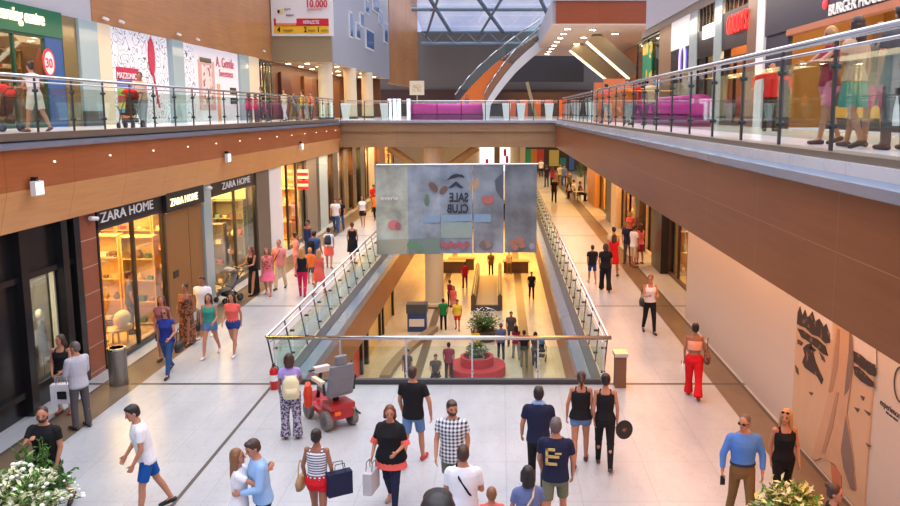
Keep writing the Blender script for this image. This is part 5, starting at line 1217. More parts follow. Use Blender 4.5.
# ---- bags (held things stay top level)
def bag(kind,loc,rz,m,label,s=1.0,cat='bag'):
    if kind=='tote':
        t=thing('shopping_bag',label,cat,loc,rz); MB().box(-.19*s,-.07*s,0,.19*s,.07*s,.36*s).build('body',m,t)
        for y in(-.05,.05): MB().path([(-.09*s,y*s,.36*s),(-.07*s,y*s,.5*s),(.07*s,y*s,.5*s),(.09*s,y*s,.36*s)],.006).build('handle',STRAP,t)
    elif kind=='hand':
        t=thing('handbag',label,cat,loc,rz); MB().loft([((0,0,0),(.15*s,0,0),(0,.06*s,0)),((0,0,.12*s),(.17*s,0,0),(0,.075*s,0)),((0,0,.24*s),(.13*s,0,0),(0,.04*s,0))],14,pw=.7).build('body',m,t,smooth=True)
        MB().path([(-.11*s,0,.23*s),(-.08*s,0,.46*s),(0,0,.54*s),(.08*s,0,.46*s),(.11*s,0,.23*s)],.01*s).build('strap',m,t)
    elif kind=='back':
        t=thing('backpack',label,'backpack',loc,rz); MB().loft([((0,0,0),(.13*s,0,0),(0,.07*s,0)),((0,0,.06*s),(.15*s,0,0),(0,.09*s,0)),((0,0,.3*s),(.14*s,0,0),(0,.085*s,0)),((0,0,.4*s),(.08*s,0,0),(0,.05*s,0))],14,pw=.7).build('body',m,t,smooth=True)
        MB().loft([((0,-.08*s,.05*s),(.1*s,0,0),(0,.04*s,0)),((0,-.085*s,.2*s),(.1*s,0,0),(0,.03*s,0))],12,pw=.7).build('pocket',m,t,smooth=True)
        for x in(-.09,.09): MB().path([(x*s,.08*s,.02*s),(x*s,.12*s,.2*s),(x*s,.05*s,.4*s)],.014*s).build('strap',m,t)
    return t
def hand_bag(I,side,kind,m,label,s=1.0,dx=0,dy=0,drop=None,rz=None):
    W=wpt(I,I['J']['arm'+side][2]); yaw=math.degrees(I['root'].rotation_euler.z)
    d=I['J']['arm'+side][3]; tip=wpt(I,I['J']['arm'+side][2]+Vector(d)*.09)
    hh={'tote':.5,'hand':.54,'back':.4}[kind]*s
    return bag(kind,tip-Vector((0,0,hh-.01)) if drop is None else tip-Vector((0,0,drop)),(yaw+90) if rz is None else rz,m,label,s)
def side_bag(I,side,kind,m,label,s=1.0,z=.62,out=.27,back=0,rz=None):
    k=I['k']; q=Vector(((out if side=='R' else -out)*k,back,z*k)); p=wpt(I,q); yaw=math.degrees(I['root'].rotation_euler.z)
    return bag(kind,p,yaw+90 if rz is None else rz,m,label,s)
def strap(I,m,side='R',name='bag_strap'):
    s=1 if side=='R' else -1; r=I['root']; b=MB()
    pts=[I['up'](( -s*.09,.0,1.5)),I['up']((-s*.05,.125,1.36)),I['up']((s*.08,.135,1.15)),I['up']((s*.19,.03,.97)),I['up']((s*.08,-.14,1.15)),I['up']((-s*.05,-.135,1.36)),I['up']((-s*.09,0,1.5))]
    b.path(pts,.014); b.build(name,m,r)
NR,MD,FR=.0095,.013,.019
# ---------- front row
I=person(hat_(260,437,1.76),1.76,118,'m','stand',(1.95,.86,SKY_),('trousers',NVY),('short','brown'),'m',(40,36,38),'man in light blue shirt hugging the long haired woman, bottom left',(12,14),NR,over=dict(aL=(15,12,65,38),aR=(12,14,70,38)),lean=6,face=True)
p1=hat_(238,449,1.63); I=person((p1.x-.02,p1.y+.02,0),1.63,-78,'f','stand',(.5,.84,WHT),('shorts',OLV),('xlong','lightbrown'),'m',(200,190,180),'long haired woman in white top hugging the man, bottom left',(-6,-4),NR,over=dict(aL=(62,0,72,25),aR=(60,6,74,25)),face=True)
p=hat_(42,403,1.78); p.y+=.0
I=person(p,1.78,178,'m','walk2',(.55,.84,BLK),('shorts',cm('camo',(104,96,78))),('buzz','brown'),'m',(30,30,32),'tattooed man in black t-shirt crossing arm over his chest behind left plant',(20,6),NR,over=dict(aR=(38,4,105,55),aL=(0,8,24,6)),beard='brown',face=True)
I=person(hat_(143,401,1.8),1.8,118,'m','stroll',(.6,.84,WHT),('shorts',cm('royal_blue',(22,84,160))),('short','black'),'m',(24,26,36),'man in white t-shirt and royal blue shorts striding left',(10,8),NR,over=dict(L=(13,3,6),Rr=(-17,3,10),aL=(10,8,28,8),aR=(18,8,30,18)),lean=11,face=True)
p=hat_(316,428,1.62); I=person(p,1.62,-8,'f','stroll',(0,.96,STR,'tank'),('hot',RED,.03),('bun','black'),'d',(60,40,34),'woman in striped vest and red shorts seen from behind with two bags',(0,0),NR,over=dict(aL=(0,16,22,4),aR=(0,14,20,4)))
side_bag(I,'R','tote',NVY,'dark folded shopping bag at right side of the woman in red shorts',.95,.68,.34,.02,rz=30); side_bag(I,'L','hand',TANL,'small tan handbag at the left hip of the woman in red shorts',.8,.72,.3,.04)
I=person(ft(392,507),1.68,168,'f','stroll',(.85,.80,BLK,'tee',.05),('slim',NVY),('bob','auburn'),'m',(180,140,120),'woman in black and coral tunic carrying a pale shopping bag',(18,6),NR,over=dict(aL=(6,16,70,20),aR=(4,16,40,4)),face=True,build=1.12)
b=MB(); k=I['k']; c=I['hip']+Vector((0,0,-.08)); b.loft([(c+Vector((0,0,-.1)),(.27*k,0,0),(0,.2*k,0)),(c+Vector((0,0,.02)),(.235*k,0,0),(0,.175*k,0))],18); b.build('coral_hem',CORAL,I['root'])
for s in'LR':
    S,E,W,d,n=I['J']['arm'+s]; b=MB(); b.cone(S+(E-S)*.78,S+(E-S)*1.08,.066,.078,12,round_=False); b.build('coral_cuff',CORAL,I['root'])
hand_bag(I,'R','tote',mat('bag_grey_white',(196,192,196),.5),'pale grey shopping bag carried by the woman in coral trimmed tunic',.95)
I=person(ft(414,463),1.78,-12,'m','stroll2',(.6,.84,BLK),('shorts',DEN),('buzz','brown'),'m',(190,40,50),'man in black t-shirt and denim shorts walking away from camera',(0,0),NR,over=dict(aR=(-6,24,14,0),aL=(4,12,20,4)))
I=person(hat_(452,399,1.78),1.78,172,'m','stroll',(.55,.80,CHK,'tee',.026),('shorts',OLV),('short','brown'),'m',(70,60,54),'bearded man in navy and white checked shirt facing the camera',(28,4),NR,beard='brown',face=True,over=dict(aR=(8,10,30,6)))
I=person(hat_(463,446,1.74),1.74,0,'m','stand',(.7,.82,WHT,'tee',.03),('trousers',GRY),('short','brown'),'m',(60,50,46),'man in white shirt with black cross strap, back to camera',(0,4),NR,over=dict(aL=(10,10,60,10),aR=(8,12,60,10))); strap(I,BLK,'R')
I=person(hat_(491.5,489,1.25),1.25,4,'m','stand',(.6,.84,CORAL),('shorts',JEAN),('buzz','lightbrown'),'m',(80,70,70),'small boy with shaved head at the bottom edge',(0,0),NR)
I=person(hat_(528,466,1.64),1.64,6,'f','stand',(.6,.9,SLT),('trousers',DGR),('bob','black'),'m',(60,50,50),'dark haired woman in slate blue top at bottom edge, back to camera',(0,4),NR,over=dict(aL=(10,12,50,10),aR=(12,12,60,10))); strap(I,BEI,'L')
I=person(ft(538,491),1.78,-6,'m','stroll',(.6,.86,NVY),('trousers',BLK),('short','black'),'m',(30,28,30),'man in navy polo shirt walking away beside the taller grey haired man',(0,0),NR,over=dict(aL=(0,14,30,-2)))
b=MB(); b.cone(I['up']((-.06,-.03,1.5)),I['up']((.06,-.03,1.5)),.045,.045); b.build('collar',SKY_,I['root'])
I=person(hat_(556,417,1.8),1.8,-8,'m','stroll2',(.6,.86,NVY),('shorts',OLV),('short','grey'),'m',(70,60,56),'grey haired man in navy t-shirt with yellow back print and olive shorts',(0,0),NR,over=dict(aR=(6,12,14,4)))
b=MB(); 
for (x0,z0,x1,z1) in((-.13,1.12,-.095,1.36),(-.13,1.325,.0,1.36),(-.13,1.225,.06,1.26),(-.13,1.12,.03,1.155),(.0,1.28,.09,1.3)):
    ps=[I['up']((x,-.148,z)) for x,z in((x0,z0),(x1,z0),(x1,z1),(x0,z1))]; b.prism(ps,(0,.02,0))
b.build('back_print',mat('print_yellow',(206,180,110),.6),I['root'])
# ---------- middle of the hall
I=person(ft(292,438),1.66,14,'f','stand',(.5,.95,LIL),('wide',FLO),('bob','brown'),'d',(90,50,44),'woman in lilac top and patterned wide trousers beside the red scooter',(0,0),NR,over=dict(aL=(2,10,14,4),aR=(30,10,30,6)))
pb=wpt(I,Vector((.02,-.22,.86))); bag('back',pb,14,mat('canvas_cream',(226,214,170),.7),'cream canvas backpack on woman in lilac top',1.05)
I=person(ft(580,464),1.7,-4,'f','stroll2',(0,.9,BLK,'tank',.03),('hot',DEN,.02),('pony','brown'),'m',(40,34,34),'woman in loose black sleeveless top and denim shorts walking away',(0,0),NR,over=dict(aL=(0,16,10,0)))
I=person(ft(604,467),1.7,-8,'f','stroll',(0,.92,BLK,'tank'),('slim',BLK),('bun','black'),'m',(60,50,46),'woman all in black walking away with a dark round hat in hand',(0,0),NR,over=dict(aR=(-4,12,10,2)))
W=wpt(I,I['J']['armR'][2]+Vector((.05,0,-.12))); t=thing('sun_hat','dark brown round sun hat held by the woman all in black','hat',(W.x+.07,W.y,W.z-.16),8); b=MB(); b.loft([((0,-.02,.14),(.15,0,0),(0,0,.17)),((0,0,.14),(.15,0,0),(0,0,.17))],20); b.build('brim',STRAP,t); b=MB(); b.ball((0,.04,.14),(.1,.07,.1)); b.build('crown',BRP,t,smooth=True)
I=person(ft(693,397),1.66,-14,'f','stroll',(0,1.14,cm('peach',(240,170,140)),'strapless'),('wide',RED,.02),('bun','black'),'d',(150,30,34),'tanned woman in red wide trousers walking away by the white hoarding',(0,0),NR,over=dict(aR=(4,14,40,0),aL=(0,12,10,2)))
side_bag(I,'R','hand',BRP,'brown shoulder bag on the woman in red wide trousers',1.0,.84,.28,-.02); side_bag(I,'L','tote',WHT,'small white bag in left hand of the woman in red trousers',.5,.55,.26,.05)
I=person(hat_(745,413,1.76),1.76,176,'m','stroll',(1.75,.985,BLU,'tee',.016),('trousers',KHA),('buzz','grey'),'m',(70,50,40),'balding man in blue rolled sleeve shirt and brown trousers',(-40,4),NR,over=dict(aR=(0,20,14,0),aL=(4,18,18,6)),glasses=True,face=True,belt=STRAP,build=1.02)
tp=wpt(I,I['J']['armR'][2]+Vector(I['J']['armR'][3])*.12); tag(MB().box(-.035,-.008,-.07,.035,.008,.07).build('phone',M_black),'dark phone held low by the man in blue shirt','phone').location=tp-Vector((0,.03,.07))
I=person(hat_(786,408,1.68),1.68,182,'f','stroll2',(0,.92,BLK,'tank'),('slim',BLK),('long','blond'),'m',(40,36,36),'blonde woman in black top and trousers right of the man in blue',(-34,0),NR,face=True)
e=MB(); e.ball(I['hd']((-.035,.06,.2)),(.03,.012,.02),rot=I['HR']); e.ball(I['hd']((.035,.06,.2)),(.03,.012,.02),rot=I['HR']); e.build('sunglasses',DK,I['root'],smooth=True)
I=person(hat_(834,484,1.62),1.62,-100,'f','stand',(.4,.9,BLK),('trousers',DGR),('bun','brown'),'m',(60,50,50),'dark haired woman in black at the bottom right corner',(-20,4),NR,face=True)
I=person(ft(649,333),1.68,184,'f','stroll',(0,.95,WHT,'tank'),('slim',BLK),('pony','lightbrown'),'m',(50,46,46),'woman in white vest and black trousers walking towards camera on the right',(-20,10),MD,over=dict(aL=(20,10,80,20),aR=(24,10,80,20)),face=True)
side_bag(I,'R','hand',STRAP,'black shoulder bag at the elbow of the woman in white vest',.9,.82,.24,.02)
I=person(ft(592,283),1.4,6,'m','stroll',(.6,.86,BLK),('shorts',cm('blue_shorts',(40,70,130))),('short','black'),'m',(150,150,160),'boy in black t-shirt and blue shorts walking away beside a woman in black',(0,0),MD)
I=person(ft(605,291),1.68,0,'f','stroll',(.6,.88,BLK),('wide',BLK,.02),('bob','brown'),'m',(40,36,36),'woman all in black walking away beside the boy',(0,0),MD,build=1.15)
I=person(ft(613.5,277),1.64,-20,'f','stroll2',(.3,.9,RED),('skirt',RED),('long','brown'),'m',(80,50,44),'woman in red walking just behind the woman in black',(0,0),MD)
I=person(ft(613,270),1.72,10,'m','stroll',(.6,.85,BEI),('shorts',ORG),('short','black'),'m',(80,70,60),'man in beige top and orange shorts behind the woman in red',(0,0),MD)
I=person(ft(627.5,264),1.74,160,'m','stand',(.6,.85,NVY),('trousers',DGR),('short','auburn'),'m',(50,46,46),'person in dark top among the waiting group by right shops',(0,0),MD)
I=person(ft(633.5,267),1.7,-60,'m','stand',(.6,.82,WHT),('long_shorts',BEI),('short','brown'),'m',(150,100,70),'man in white shirt and pale shorts in the waiting group by right shops',(0,0),MD)
I=person(ft(639.5,264),1.66,30,'f','stand',(.3,.86,PINK),('skirt',BRD),('long','brown'),'m',(120,60,50),'woman in pink top at the right of the waiting group',(0,0),MD)
I=person(ft(629.5,248),1.68,180,'f','stand',(.2,.9,CORAL),('skirt',ORG),('bun','auburn'),'m',(120,70,50),'woman in coral beside a golden shop window behind the waiting group',(0,0),FR)
# ---------- left walkway
I=person(ft(169,375),1.68,176,'f','walk',(.25,.9,cm('deep_blue',(40,56,140))),('slim',JEAN),('long','auburn'),'m',(40,36,40),'woman in deep blue top and jeans walking towards camera on the left',(0,4),NR,glasses=True,face=True,over=dict(aL=(10,14,60,6),aR=(-6,14,14,2)))
side_bag(I,'L','hand',STRAP,'dark handbag on the arm of the woman in deep blue top',1.0,.62,.32,.05)
I=person(ft(165,361),1.66,186,'f','stand',(.3,.9,cm('mauve',(150,96,104))),('skirt',DGR),('long','auburn'),'m',(60,50,46),'red haired woman mostly hidden behind the woman in deep blue',(0,0),MD)
I=person(ft(188,344),1.66,170,'f','stroll',(0,.9,BRP,'strapless',.03),('maxi',BRP,.02,.24),('bun','black'),'d',(80,50,40),'tanned woman in strapless brown patterned long dress',(0,0),MD,face=True)
I=person(ft(205,338),1.74,176,'m','stroll2',(.6,.84,WHT),('shorts',GRY),('short','brown'),'d',(220,220,224),'man in white t-shirt behind the woman in green top',(0,0),MD)
I=person(ft(211.5,356),1.66,184,'f','walk2',(0,.98,TEAL,'tank'),('hot',DEN,.02),('long','brown'),'m',(210,206,206),'woman in green top and denim shorts walking towards camera',(0,0),MD,face=True,over=dict(aL=(10,10,60,6),aR=(0,12,14,2)))
side_bag(I,'R','hand',STRAP,'black shoulder bag on the woman in green top',.9,.72,.28,.02)
I=person(ft(234.5,354),1.64,176,'f','walk',(.2,.96,CORAL),('hot',cm('blue_skirt',(40,64,130)),.03),('long','black'),'m',(224,220,220),'woman in coral top and dark blue shorts beside the woman in green',(-10,0),MD,face=True)
p=ft(251,297); I=person((p.x,p.y+.35,0),1.68,150,'f','push',(0,.9,BLK,'tank'),('maxi',BLK,.02,.22),('long','auburn'),'m',(40,36,36),'auburn haired woman in long black dress pushing a pushchair',(0,0),MD)
q=wpt(I,Vector((0,1.1,0))); pram((q.x,q.y,0),150,cm('pram_grey',(120,116,112)),'black and grey pushchair pushed along the left shops',hood=cm('pram_beige',(196,180,160)))
I=person(ft(268.5,295),1.62,186,'f','stroll',(.2,.98,FLR),('skirt',cm('bright_pink',(244,120,150)),.02,.28),('bob','auburn'),'m',(190,110,100),'woman in flared bright pink skirt left of the man in pink shirt',(0,0),MD)
I=person(ft(280.5,289),1.76,178,'m','stroll2',(.6,.84,cm('salmon',(232,150,140))),('trousers',BEI),('buzz','lightbrown'),'m',(60,50,46),'man in salmon shirt and beige trousers with a strap',(0,0),MD); strap(I,STRAP)
I=person(ft(303,297),1.68,4,'f','stroll',(0,.92,BLK,'tank'),('slim',MAG),('long','blond'),'m',(120,40,50),'blonde woman in black top and magenta trousers',(0,0),MD)
I=person(ft(320,294),1.56,-16,'f','stroll2',(.2,.52,CORAL,'tee',.03),None,('long','blond'),'m',(200,120,110),'blonde girl in short coral dress by the slanting railing',(0,0),MD)
I=person(ft(311,284),1.3,10,'m','stroll',(.6,.84,ORG),('shorts',DGR),('short','blond'),'m',(90,80,80),'child in orange t-shirt ahead of the blonde woman',(0,0),MD)
I=person(ft(297,276),1.64,-60,'f','stand',(.6,.85,cm('dusty_pink',(226,140,140))),('trousers',PINK),('bun','black'),'m',(120,80,70),'woman in dusty pink standing near the toy shop',(0,0),MD)
I=person(ft(309,262),1.76,150,'m','stand',(0,.88,cm('vest_navy',(50,60,110)),'tank'),('trousers',JEAN),('short','black'),'d',(60,50,46),'tanned man in navy vest and jeans near the toy shop',(0,0),MD)
I=person(ft(315.5,275),1.7,-20,'m','stroll',(.5,.86,JEAN),('trousers',cm('bright_blue',(50,90,180))),('short','black'),'d',(60,50,46),'man in blue with dark backpack near the toy shop',(0,0),MD)
q=wpt(I,Vector((.0,-.26,.95))); bag('back',q,-20,BLK,'dark backpack on the man in blue near toy shop',1.0)
I=person(ft(329.5,268),1.64,4,'f','stroll',(.3,.95,WHT),('skirt',CORAL),('bun','brown'),'m',(160,100,90),'woman in white top and coral skirt with backpack walking away',(0,0),MD)
q=wpt(I,Vector((0,-.24,.98))); bag('back',q,4,cm('bag_navy',(50,60,84)),'navy backpack on the woman in coral skirt',.9)
I=person(ft(353,263),1.7,2,'f','stroll',(0,.5,BLK,'tank',.03),None,('bun','auburn'),'m',(50,40,40),'woman in short dark dress walking away near railing',(0,0),MD)
I=person(ft(336,232),1.76,178,'m','stroll',(.6,.84,WHT),('trousers',JEAN),('short','black'),'m',(50,46,46),'man in white and dark top with jeans far down left walkway',(0,0),FR)
I=person(ft(341,231),1.7,182,'m','stroll2',(.6,.84,BLK),('trousers',cm('mid_blue',(60,100,160))),('short','black'),'m',(50,46,46),'man in black top beside the man in white, far left walkway',(0,0),FR)
I=person(ft(363,227),1.68,178,'f','stroll',(.4,.95,WHT),('mini',BLK),('long','brown'),'m',(210,160,130),'woman in white top and black mini skirt far down left walkway',(0,0),FR)
I=person(ft(374,212),1.7,170,'m','stand',(.6,.84,RED),('trousers',DGR),('short','brown'),'m',(60,50,46),'person in red by the last shops of the left row',(0,0),FR)
I=person(ft(376,221),1.66,178,'f','stroll',(.4,.86,ORG),('slim',BLK),('long','auburn'),'m',(60,50,46),'woman in orange top close to the left edge of the banner',(0,0),FR)
# couple by the dark boutique
p=ft(66,413); I=person((p.x,p.y,0),1.66,186,'f','stand',(0,.9,BLK,'tank'),('slim',cm('white_trousers',(214,210,206))),('bob','brown'),'m',(150,70,60),'woman in black top standing by the black boutique front',(-30,0),NR,face=True,over=dict(aL=(10,8,50,30),aR=(8,8,40,20)))
bag('tote',(p.x+.12,p.y-.26,.32),10,WHT,'white shopping bag with a dark square held by the boutique couple',1.1); tag(MB().box(-.12,-.006,0,.12,.006,.16).build('bag_print',M_black),'dark square printed on the white shopping bag','print').location=(p.x+.12-.01,p.y-.345,.42)
p=ft(82,428); I=person(p,1.74,62,'m','stand',(2,.84,cm('pale_grey',(184,184,194))),('trousers',DGR),('buzz','grey'),'m',(60,46,40),'grey haired man in pale grey shirt beside the boutique woman',(20,8),NR,over=dict(aL=(14,6,50,10),aR=(10,8,40,10)))
# shoppers seen inside the household shop
I=person((-10.75,20.1,.02),1.66,-60,'f','stand',(.4,.9,BRD),('trousers',DGR),('bun','black'),'m',(60,50,46),'shopper in wine red top behind the warm shop glass',(0,0),MD)
I=person((-10.2,21.55,.02),1.76,-60,'m','stand',(.6,.84,DGR),('trousers',DGR),('short','black'),'m',(60,50,46),'shopper in dark grey behind the warm shop glass near the mullion',(0,0),MD)
# ---------- far right walkway
def far(u,v,h,yaw,sex,pose,top,bot,hair,lab,z=0,res=.022,**kw): return person(ft(u,v,z),h,yaw,sex,pose,top,bot,hair,'m',(50,44,42),lab,(0,0),res,**kw)
far(554,203,1.74,178,'m','stroll',(.6,.84,BLK),('trousers',BLK),('short','black'),'man in black alone on the far right walkway')
far(546.5,187,1.76,20,'m','stand',(.6,.84,NVY),('trousers',JEAN),('short','brown'),'man in navy top and jeans at far end of the right walkway')
far(552.5,188,1.7,0,'f','stand',(.4,.86,BRD),('slim',BLK),('long','brown'),'woman in wine red top beside man in navy, far right walkway')
far(560,185,1.76,170,'m','stand',(.6,.84,BEI),('trousers',KHA),('short','brown'),'man in beige at far end of right walkway')
far(564,186,1.76,190,'m','stand',(.6,.84,DEN),('trousers',JEAN),('short','black'),'man in light denim at far end of right walkway')
far(541,177,1.72,180,'m','stand',(.6,.84,WHT),('trousers',NVY),('short','brown'),'person in white in front of the orange display panel')
far(569,194,1.74,200,'m','stroll',(.6,.84,DGR),('trousers',BLK),('short','black'),'person in dark grey beside the cafe tables, far right')
for i,(u,v,c,lab) in enumerate(((574,199,WHT,'person in white seated at small cafe table far right'),(579.3,201,DGR,'person in dark grey seated at small cafe table far right'))):
    p=ft(u,v); far(u,v,1.7,(70,-110)[i],'m','sit',(.6,.84,c),('trousers',NVY),('short','black'),lab)
    t=thing('chair','small dark cafe chair under the seated person in %s'%('white','dark grey')[i],'chair',(p.x,p.y,0),(70,-110)[i]); MB().box(-.2,-.32,.36,.2,.08,.4).build('seat',wood_f,t); MB().box(-.2,-.36,.4,.2,-.32,.85).build('backrest',wood_f,t)
    for a,c_ in((-.17,-.3),(.17,-.3),(-.17,.05),(.17,.05)): MB().tube((a,c_,0),(a,c_,.36),.02).build('leg',wood_f,t)
p=ft(577.3,200.5); t=thing('cafe_table','small round cafe table between the two seated persons','table',(p.x-.1,p.y-.95,0)); MB().lathe([(.26,.7),(.28,.73)]).build('top',M_cream,t); MB().tube((0,0,0),(0,0,.7),.03).build('leg',M_dsteel,t)
# tall pot plant far right
p=ft(577,184); plant((p.x+.3,p.y,0),'leafy palm in a pot at far end of right walkway',2.2,.9,26,[LG[1],LG[0]],M_cream,.35,.6,None,21)
# ---------- lower level
Z=LO
far(443.5,330,1.74,4,'m','stand',(.6,.84,GRN),('trousers',BLK),('short','black'),'man in green t-shirt on the lower floor',Z,MD)
far(457.5,330,1.7,176,'m','stroll',(.6,.84,YEL),('shorts',RED),('short','black'),'person in yellow top and red shorts on lower floor',Z,MD)
far(450,307,1.66,-40,'f','stand',(.3,.86,BRD),('slim',BLK),('bun','black'),'woman in wine top beside the column on the lower floor',Z,FR)
far(453.5,313,1.64,160,'f','stroll',(.3,.9,CORAL),('skirt',FLR),('long','brown'),'woman in coral top right of the column on lower floor',Z,FR)
far(465,288,1.76,20,'m','stand',(.6,.84,RED),('trousers',BRD),('short','brown'),'person in red top at the head of the moving walkway',Z,FR)
far(491,275,1.74,170,'m','stand',(.6,.84,KHA),('trousers',BLK),('short','black'),'man in khaki top far along lower floor left of golden bays',Z,FR)
far(509,274,1.7,190,'f','stand',(.3,.84,BEI),('trousers',KHA),('short','brown'),'woman in beige at far golden lower floor',Z,FR)
far(531.5,299,1.76,180,'m','stroll',(.6,.84,BLK),('trousers',BLK),('short','black'),'man in black on the lower floor near right wall',Z,FR)
far(501,359,1.76,2,'m','stroll',(.6,.84,SLT),('trousers',NVY),('short','grey'),'man in slate blue shirt with the group on lower floor',Z,MD)
far(511,346,1.78,176,'m','stand',(.6,.84,DGR),('trousers',DGR),('short','black'),'tall man in dark grey facing the group on lower floor',Z,MD)
far(516,359,1.66,10,'f','stroll',(.3,.84,BRD),('trousers',GRY),('long','black'),'woman in wine top and grey trousers in lower floor group',Z,MD)
far(524,367,1.74,4,'m','stand',(.6,.84,BLK),('trousers',OLV),('short','black'),'man in black top and olive trousers on lower floor',Z,MD)
far(535,367,1.68,-10,'f','push',(.5,.84,DGR),('trousers',NVY),('bob','black'),'woman in dark grey pushing the lower floor pushchair',Z,MD)
p=ft(542,365,Z); pram((p.x,p.y+.75,Z),-10,BLK,'dark pushchair with blue hood on the lower floor',hood=cm('hood_blue',(60,130,190)))
far(449,381,1.74,2,'m','stand',(.6,.84,BRD),('trousers',BLK),('short','black'),'person in dark wine top standing left of the red sofa on lower floor',Z,MD)
p=ft(436,385,Z); far(436,385,1.72,180,'m','sit',(.6,.84,DGR),('trousers',BLK),('short','black'),'person in dark grey seated on a stool seen through front glass',Z,MD)
t=thing('stool','low dark stool under the seated person on the lower floor','stool',(p.x,p.y+.12,Z)); MB().lathe([(.2,0),(.2,.03),(.04,.05),(.04,.32),(.22,.34),(.22,.38)]).build('stool',M_black,t)
sp2=bpy.data.objects['round_sofa'].location
far2=person((sp2.x-.1,sp2.y+1.75,LO+.0),1.66,178,'f','stand',(.3,.84,YEL),('trousers',DGR),('bun','black'),'m',(60,50,46),'woman in yellow behind the round red sofa',(0,0),MD)
far(408,388,1.72,150,'m','stand',(.6,.84,DGR),('trousers',DGR),('short','black'),'person in grey by the lower floor left wall, seen through glass',Z,MD)
# ---------- upper left gallery
Z=FL
p=PX(35,100,-10.9); I=person((p.x,p.y,Z),1.66,70,'f','push',(.3,.9,cm('striped_white',(232,214,206))),('shorts',cm('cream_shorts',(226,214,190))),('bun','brown'),'m',(90,60,50),'woman in white pushing a red pushchair past the learning shop',(0,4),MD)
q=wpt(I,Vector((0,1.1,0))); pram((q.x,q.y,Z),70,BLK,'pushchair with red hood in front of the learning shop',hood=RED)
p=PX(142,100,-10.6); I=person((p.x,p.y,Z),1.66,184,'f','push',(.2,.9,cm('pale_yellow',(226,196,160))),('slim',GRY),('bun','brown'),'m',(80,60,50),'woman in pale yellow standing behind a pushchair by the doodle hoarding',(10,4),MD)
q=wpt(I,Vector((0,1.02,0))); pram((q.x,q.y,Z),184,BLK,'dark pushchair with bright red seat by the doodle hoarding',hood=RED)
for u,X_,y_,top,bot,lab in ((284.5,-11.2,None,(.4,.9,BEI),('slim',WHT),'person in white trousers under the downlights of the upper left gallery'),(302.5,-11.0,None,(.3,.9,YEL),('mini',BLK),'woman in yellow top and black skirt on the upper left gallery'),(262,-11.4,None,(.5,.88,BLK),('trousers',DGR),'person in black near glazed shop of the upper left gallery'),(293,-12.2,None,(.5,.88,DGR),('trousers',OLV),'person in dark grey between two others on upper left gallery'),(311,-11.4,None,(.5,.88,ORG),('trousers',BLK),'person in orange near the nearest cream column')):
    p=PX(u,104,X_); person((p.x,p.y,Z),1.68,(20,170,90,-80,150)[int(u)%5],'f','stroll',top,bot,('short','brown'),'m',(60,50,46),lab,(0,0),FR)
for i,(u,y_,c) in enumerate(((249,None,MAG),(256,None,RED),)):
    p=PX(u,106,-10.4); person((p.x,p.y,Z),1.25,(30,-40)[i],'f','stand',(.5,.84,c),('slim',DGR),('bob','brown'),'m',(60,50,46),('child in magenta','child in red')[i]+' behind the upper left railing by the cream pillar',(0,0),FR)
# people in the play area / on stairs
for i,(u,v,y_,c) in enumerate(((424,105,51.5,PINK),(437,105,51.5,GRY),(446,105,51.6,WHT),(459,104,51.4,CORAL))):
    p=PY(u,110,y_); person((p.x,y_,Z),1.05,180,'m','stand',(.6,.84,c),('shorts',DGR),('short','brown'),'m',(60,50,46),'child in %s behind the purple play barrier'%('pink','grey','white','coral')[i],(0,0),.024)
p=PY(467,110,60); person((p.x,60,Z),1.7,180,'f','stand',(.5,.86,cm('plum',(110,40,90))),('trousers',BLK),('bob','brown'),'m',(60,50,46),'woman in plum top at the foot of the curved stair',(0,0),.024)
# ---------- upper right gallery
p=PX(828,100,4.75); I=person((p.x,p.y,Z),1.7,98,'f','stroll',(.3,.88,BRD),('shorts',cm('rose_shorts',(226,130,160)),.02),('xlong','blond'),'m',(70,44,40),'blonde woman in wine red top and pink shorts behind the right glass',(0,4),NR,over=dict(aL=(56,6,24,6),aR=(50,8,20,6)),face=True)
p=PX(853,100,4.65); I=person((p.x,p.y,Z),1.72,24,'f','stroll2',(.5,.9,cm('sand_top',(206,170,140))),('skirt',TEAL),('long','brown'),'m',(70,54,40),'woman in sand top and teal skirt behind the right glass railing',(0,0),NR)
p=PX(876,100,5.1); I=person((p.x,p.y,Z),1.66,-10,'f','stand',(.4,.88,cm('taupe_top',(130,120,110))),('shorts',PINK),('long','lightbrown'),'m',(70,44,40),'woman with backpack and pink shorts behind right glass railing',(0,0),NR)
q=wpt(I,Vector((0,-.24,.98))); bag('back',q,-10,cm('bag_taupe',(112,104,90)),'taupe backpack on woman in pink shorts behind right glass',1.0)
side_bag(I,'R','tote',WHT,'white shopping bag with a small dot in hand of the backpack woman',1.1,.3,.32,.05,rz=10)
p=PX(897,100,4.9); person((p.x,p.y,Z),1.76,10,'m','stand',(.6,.84,DGR),('trousers',DGR),('short','black'),'m',(70,44,40),'person in dark grey cut by the right picture edge',(0,0),MD)
p=PX(770.5,100,6.6); person((p.x,p.y,Z),1.7,180,'m','stand',(1.9,.86,RED),('trousers',BLK),('short','black'),'m',(40,36,36),'person in bright red top with arms spread near the burger restaurant',(0,0),MD,over=dict(aL=(0,70,10,0),aR=(0,70,10,0)))
for i,(u,X_,c) in enumerate(((606,4.4,CORAL),(627,4.6,ORG),(638,5.0,RED),(650,5.2,BEI))):
    p=PX(u,108,X_); person((p.x,p.y,Z),1.66,(20,160,60,200)[i],('f','m')[i%2],'stroll',(.5,.86,c),('trousers',DGR),('short','brown'),'m',(60,50,46),'person in %s far along the upper right gallery'%('coral','orange','red','beige')[i],(0,0),FR)
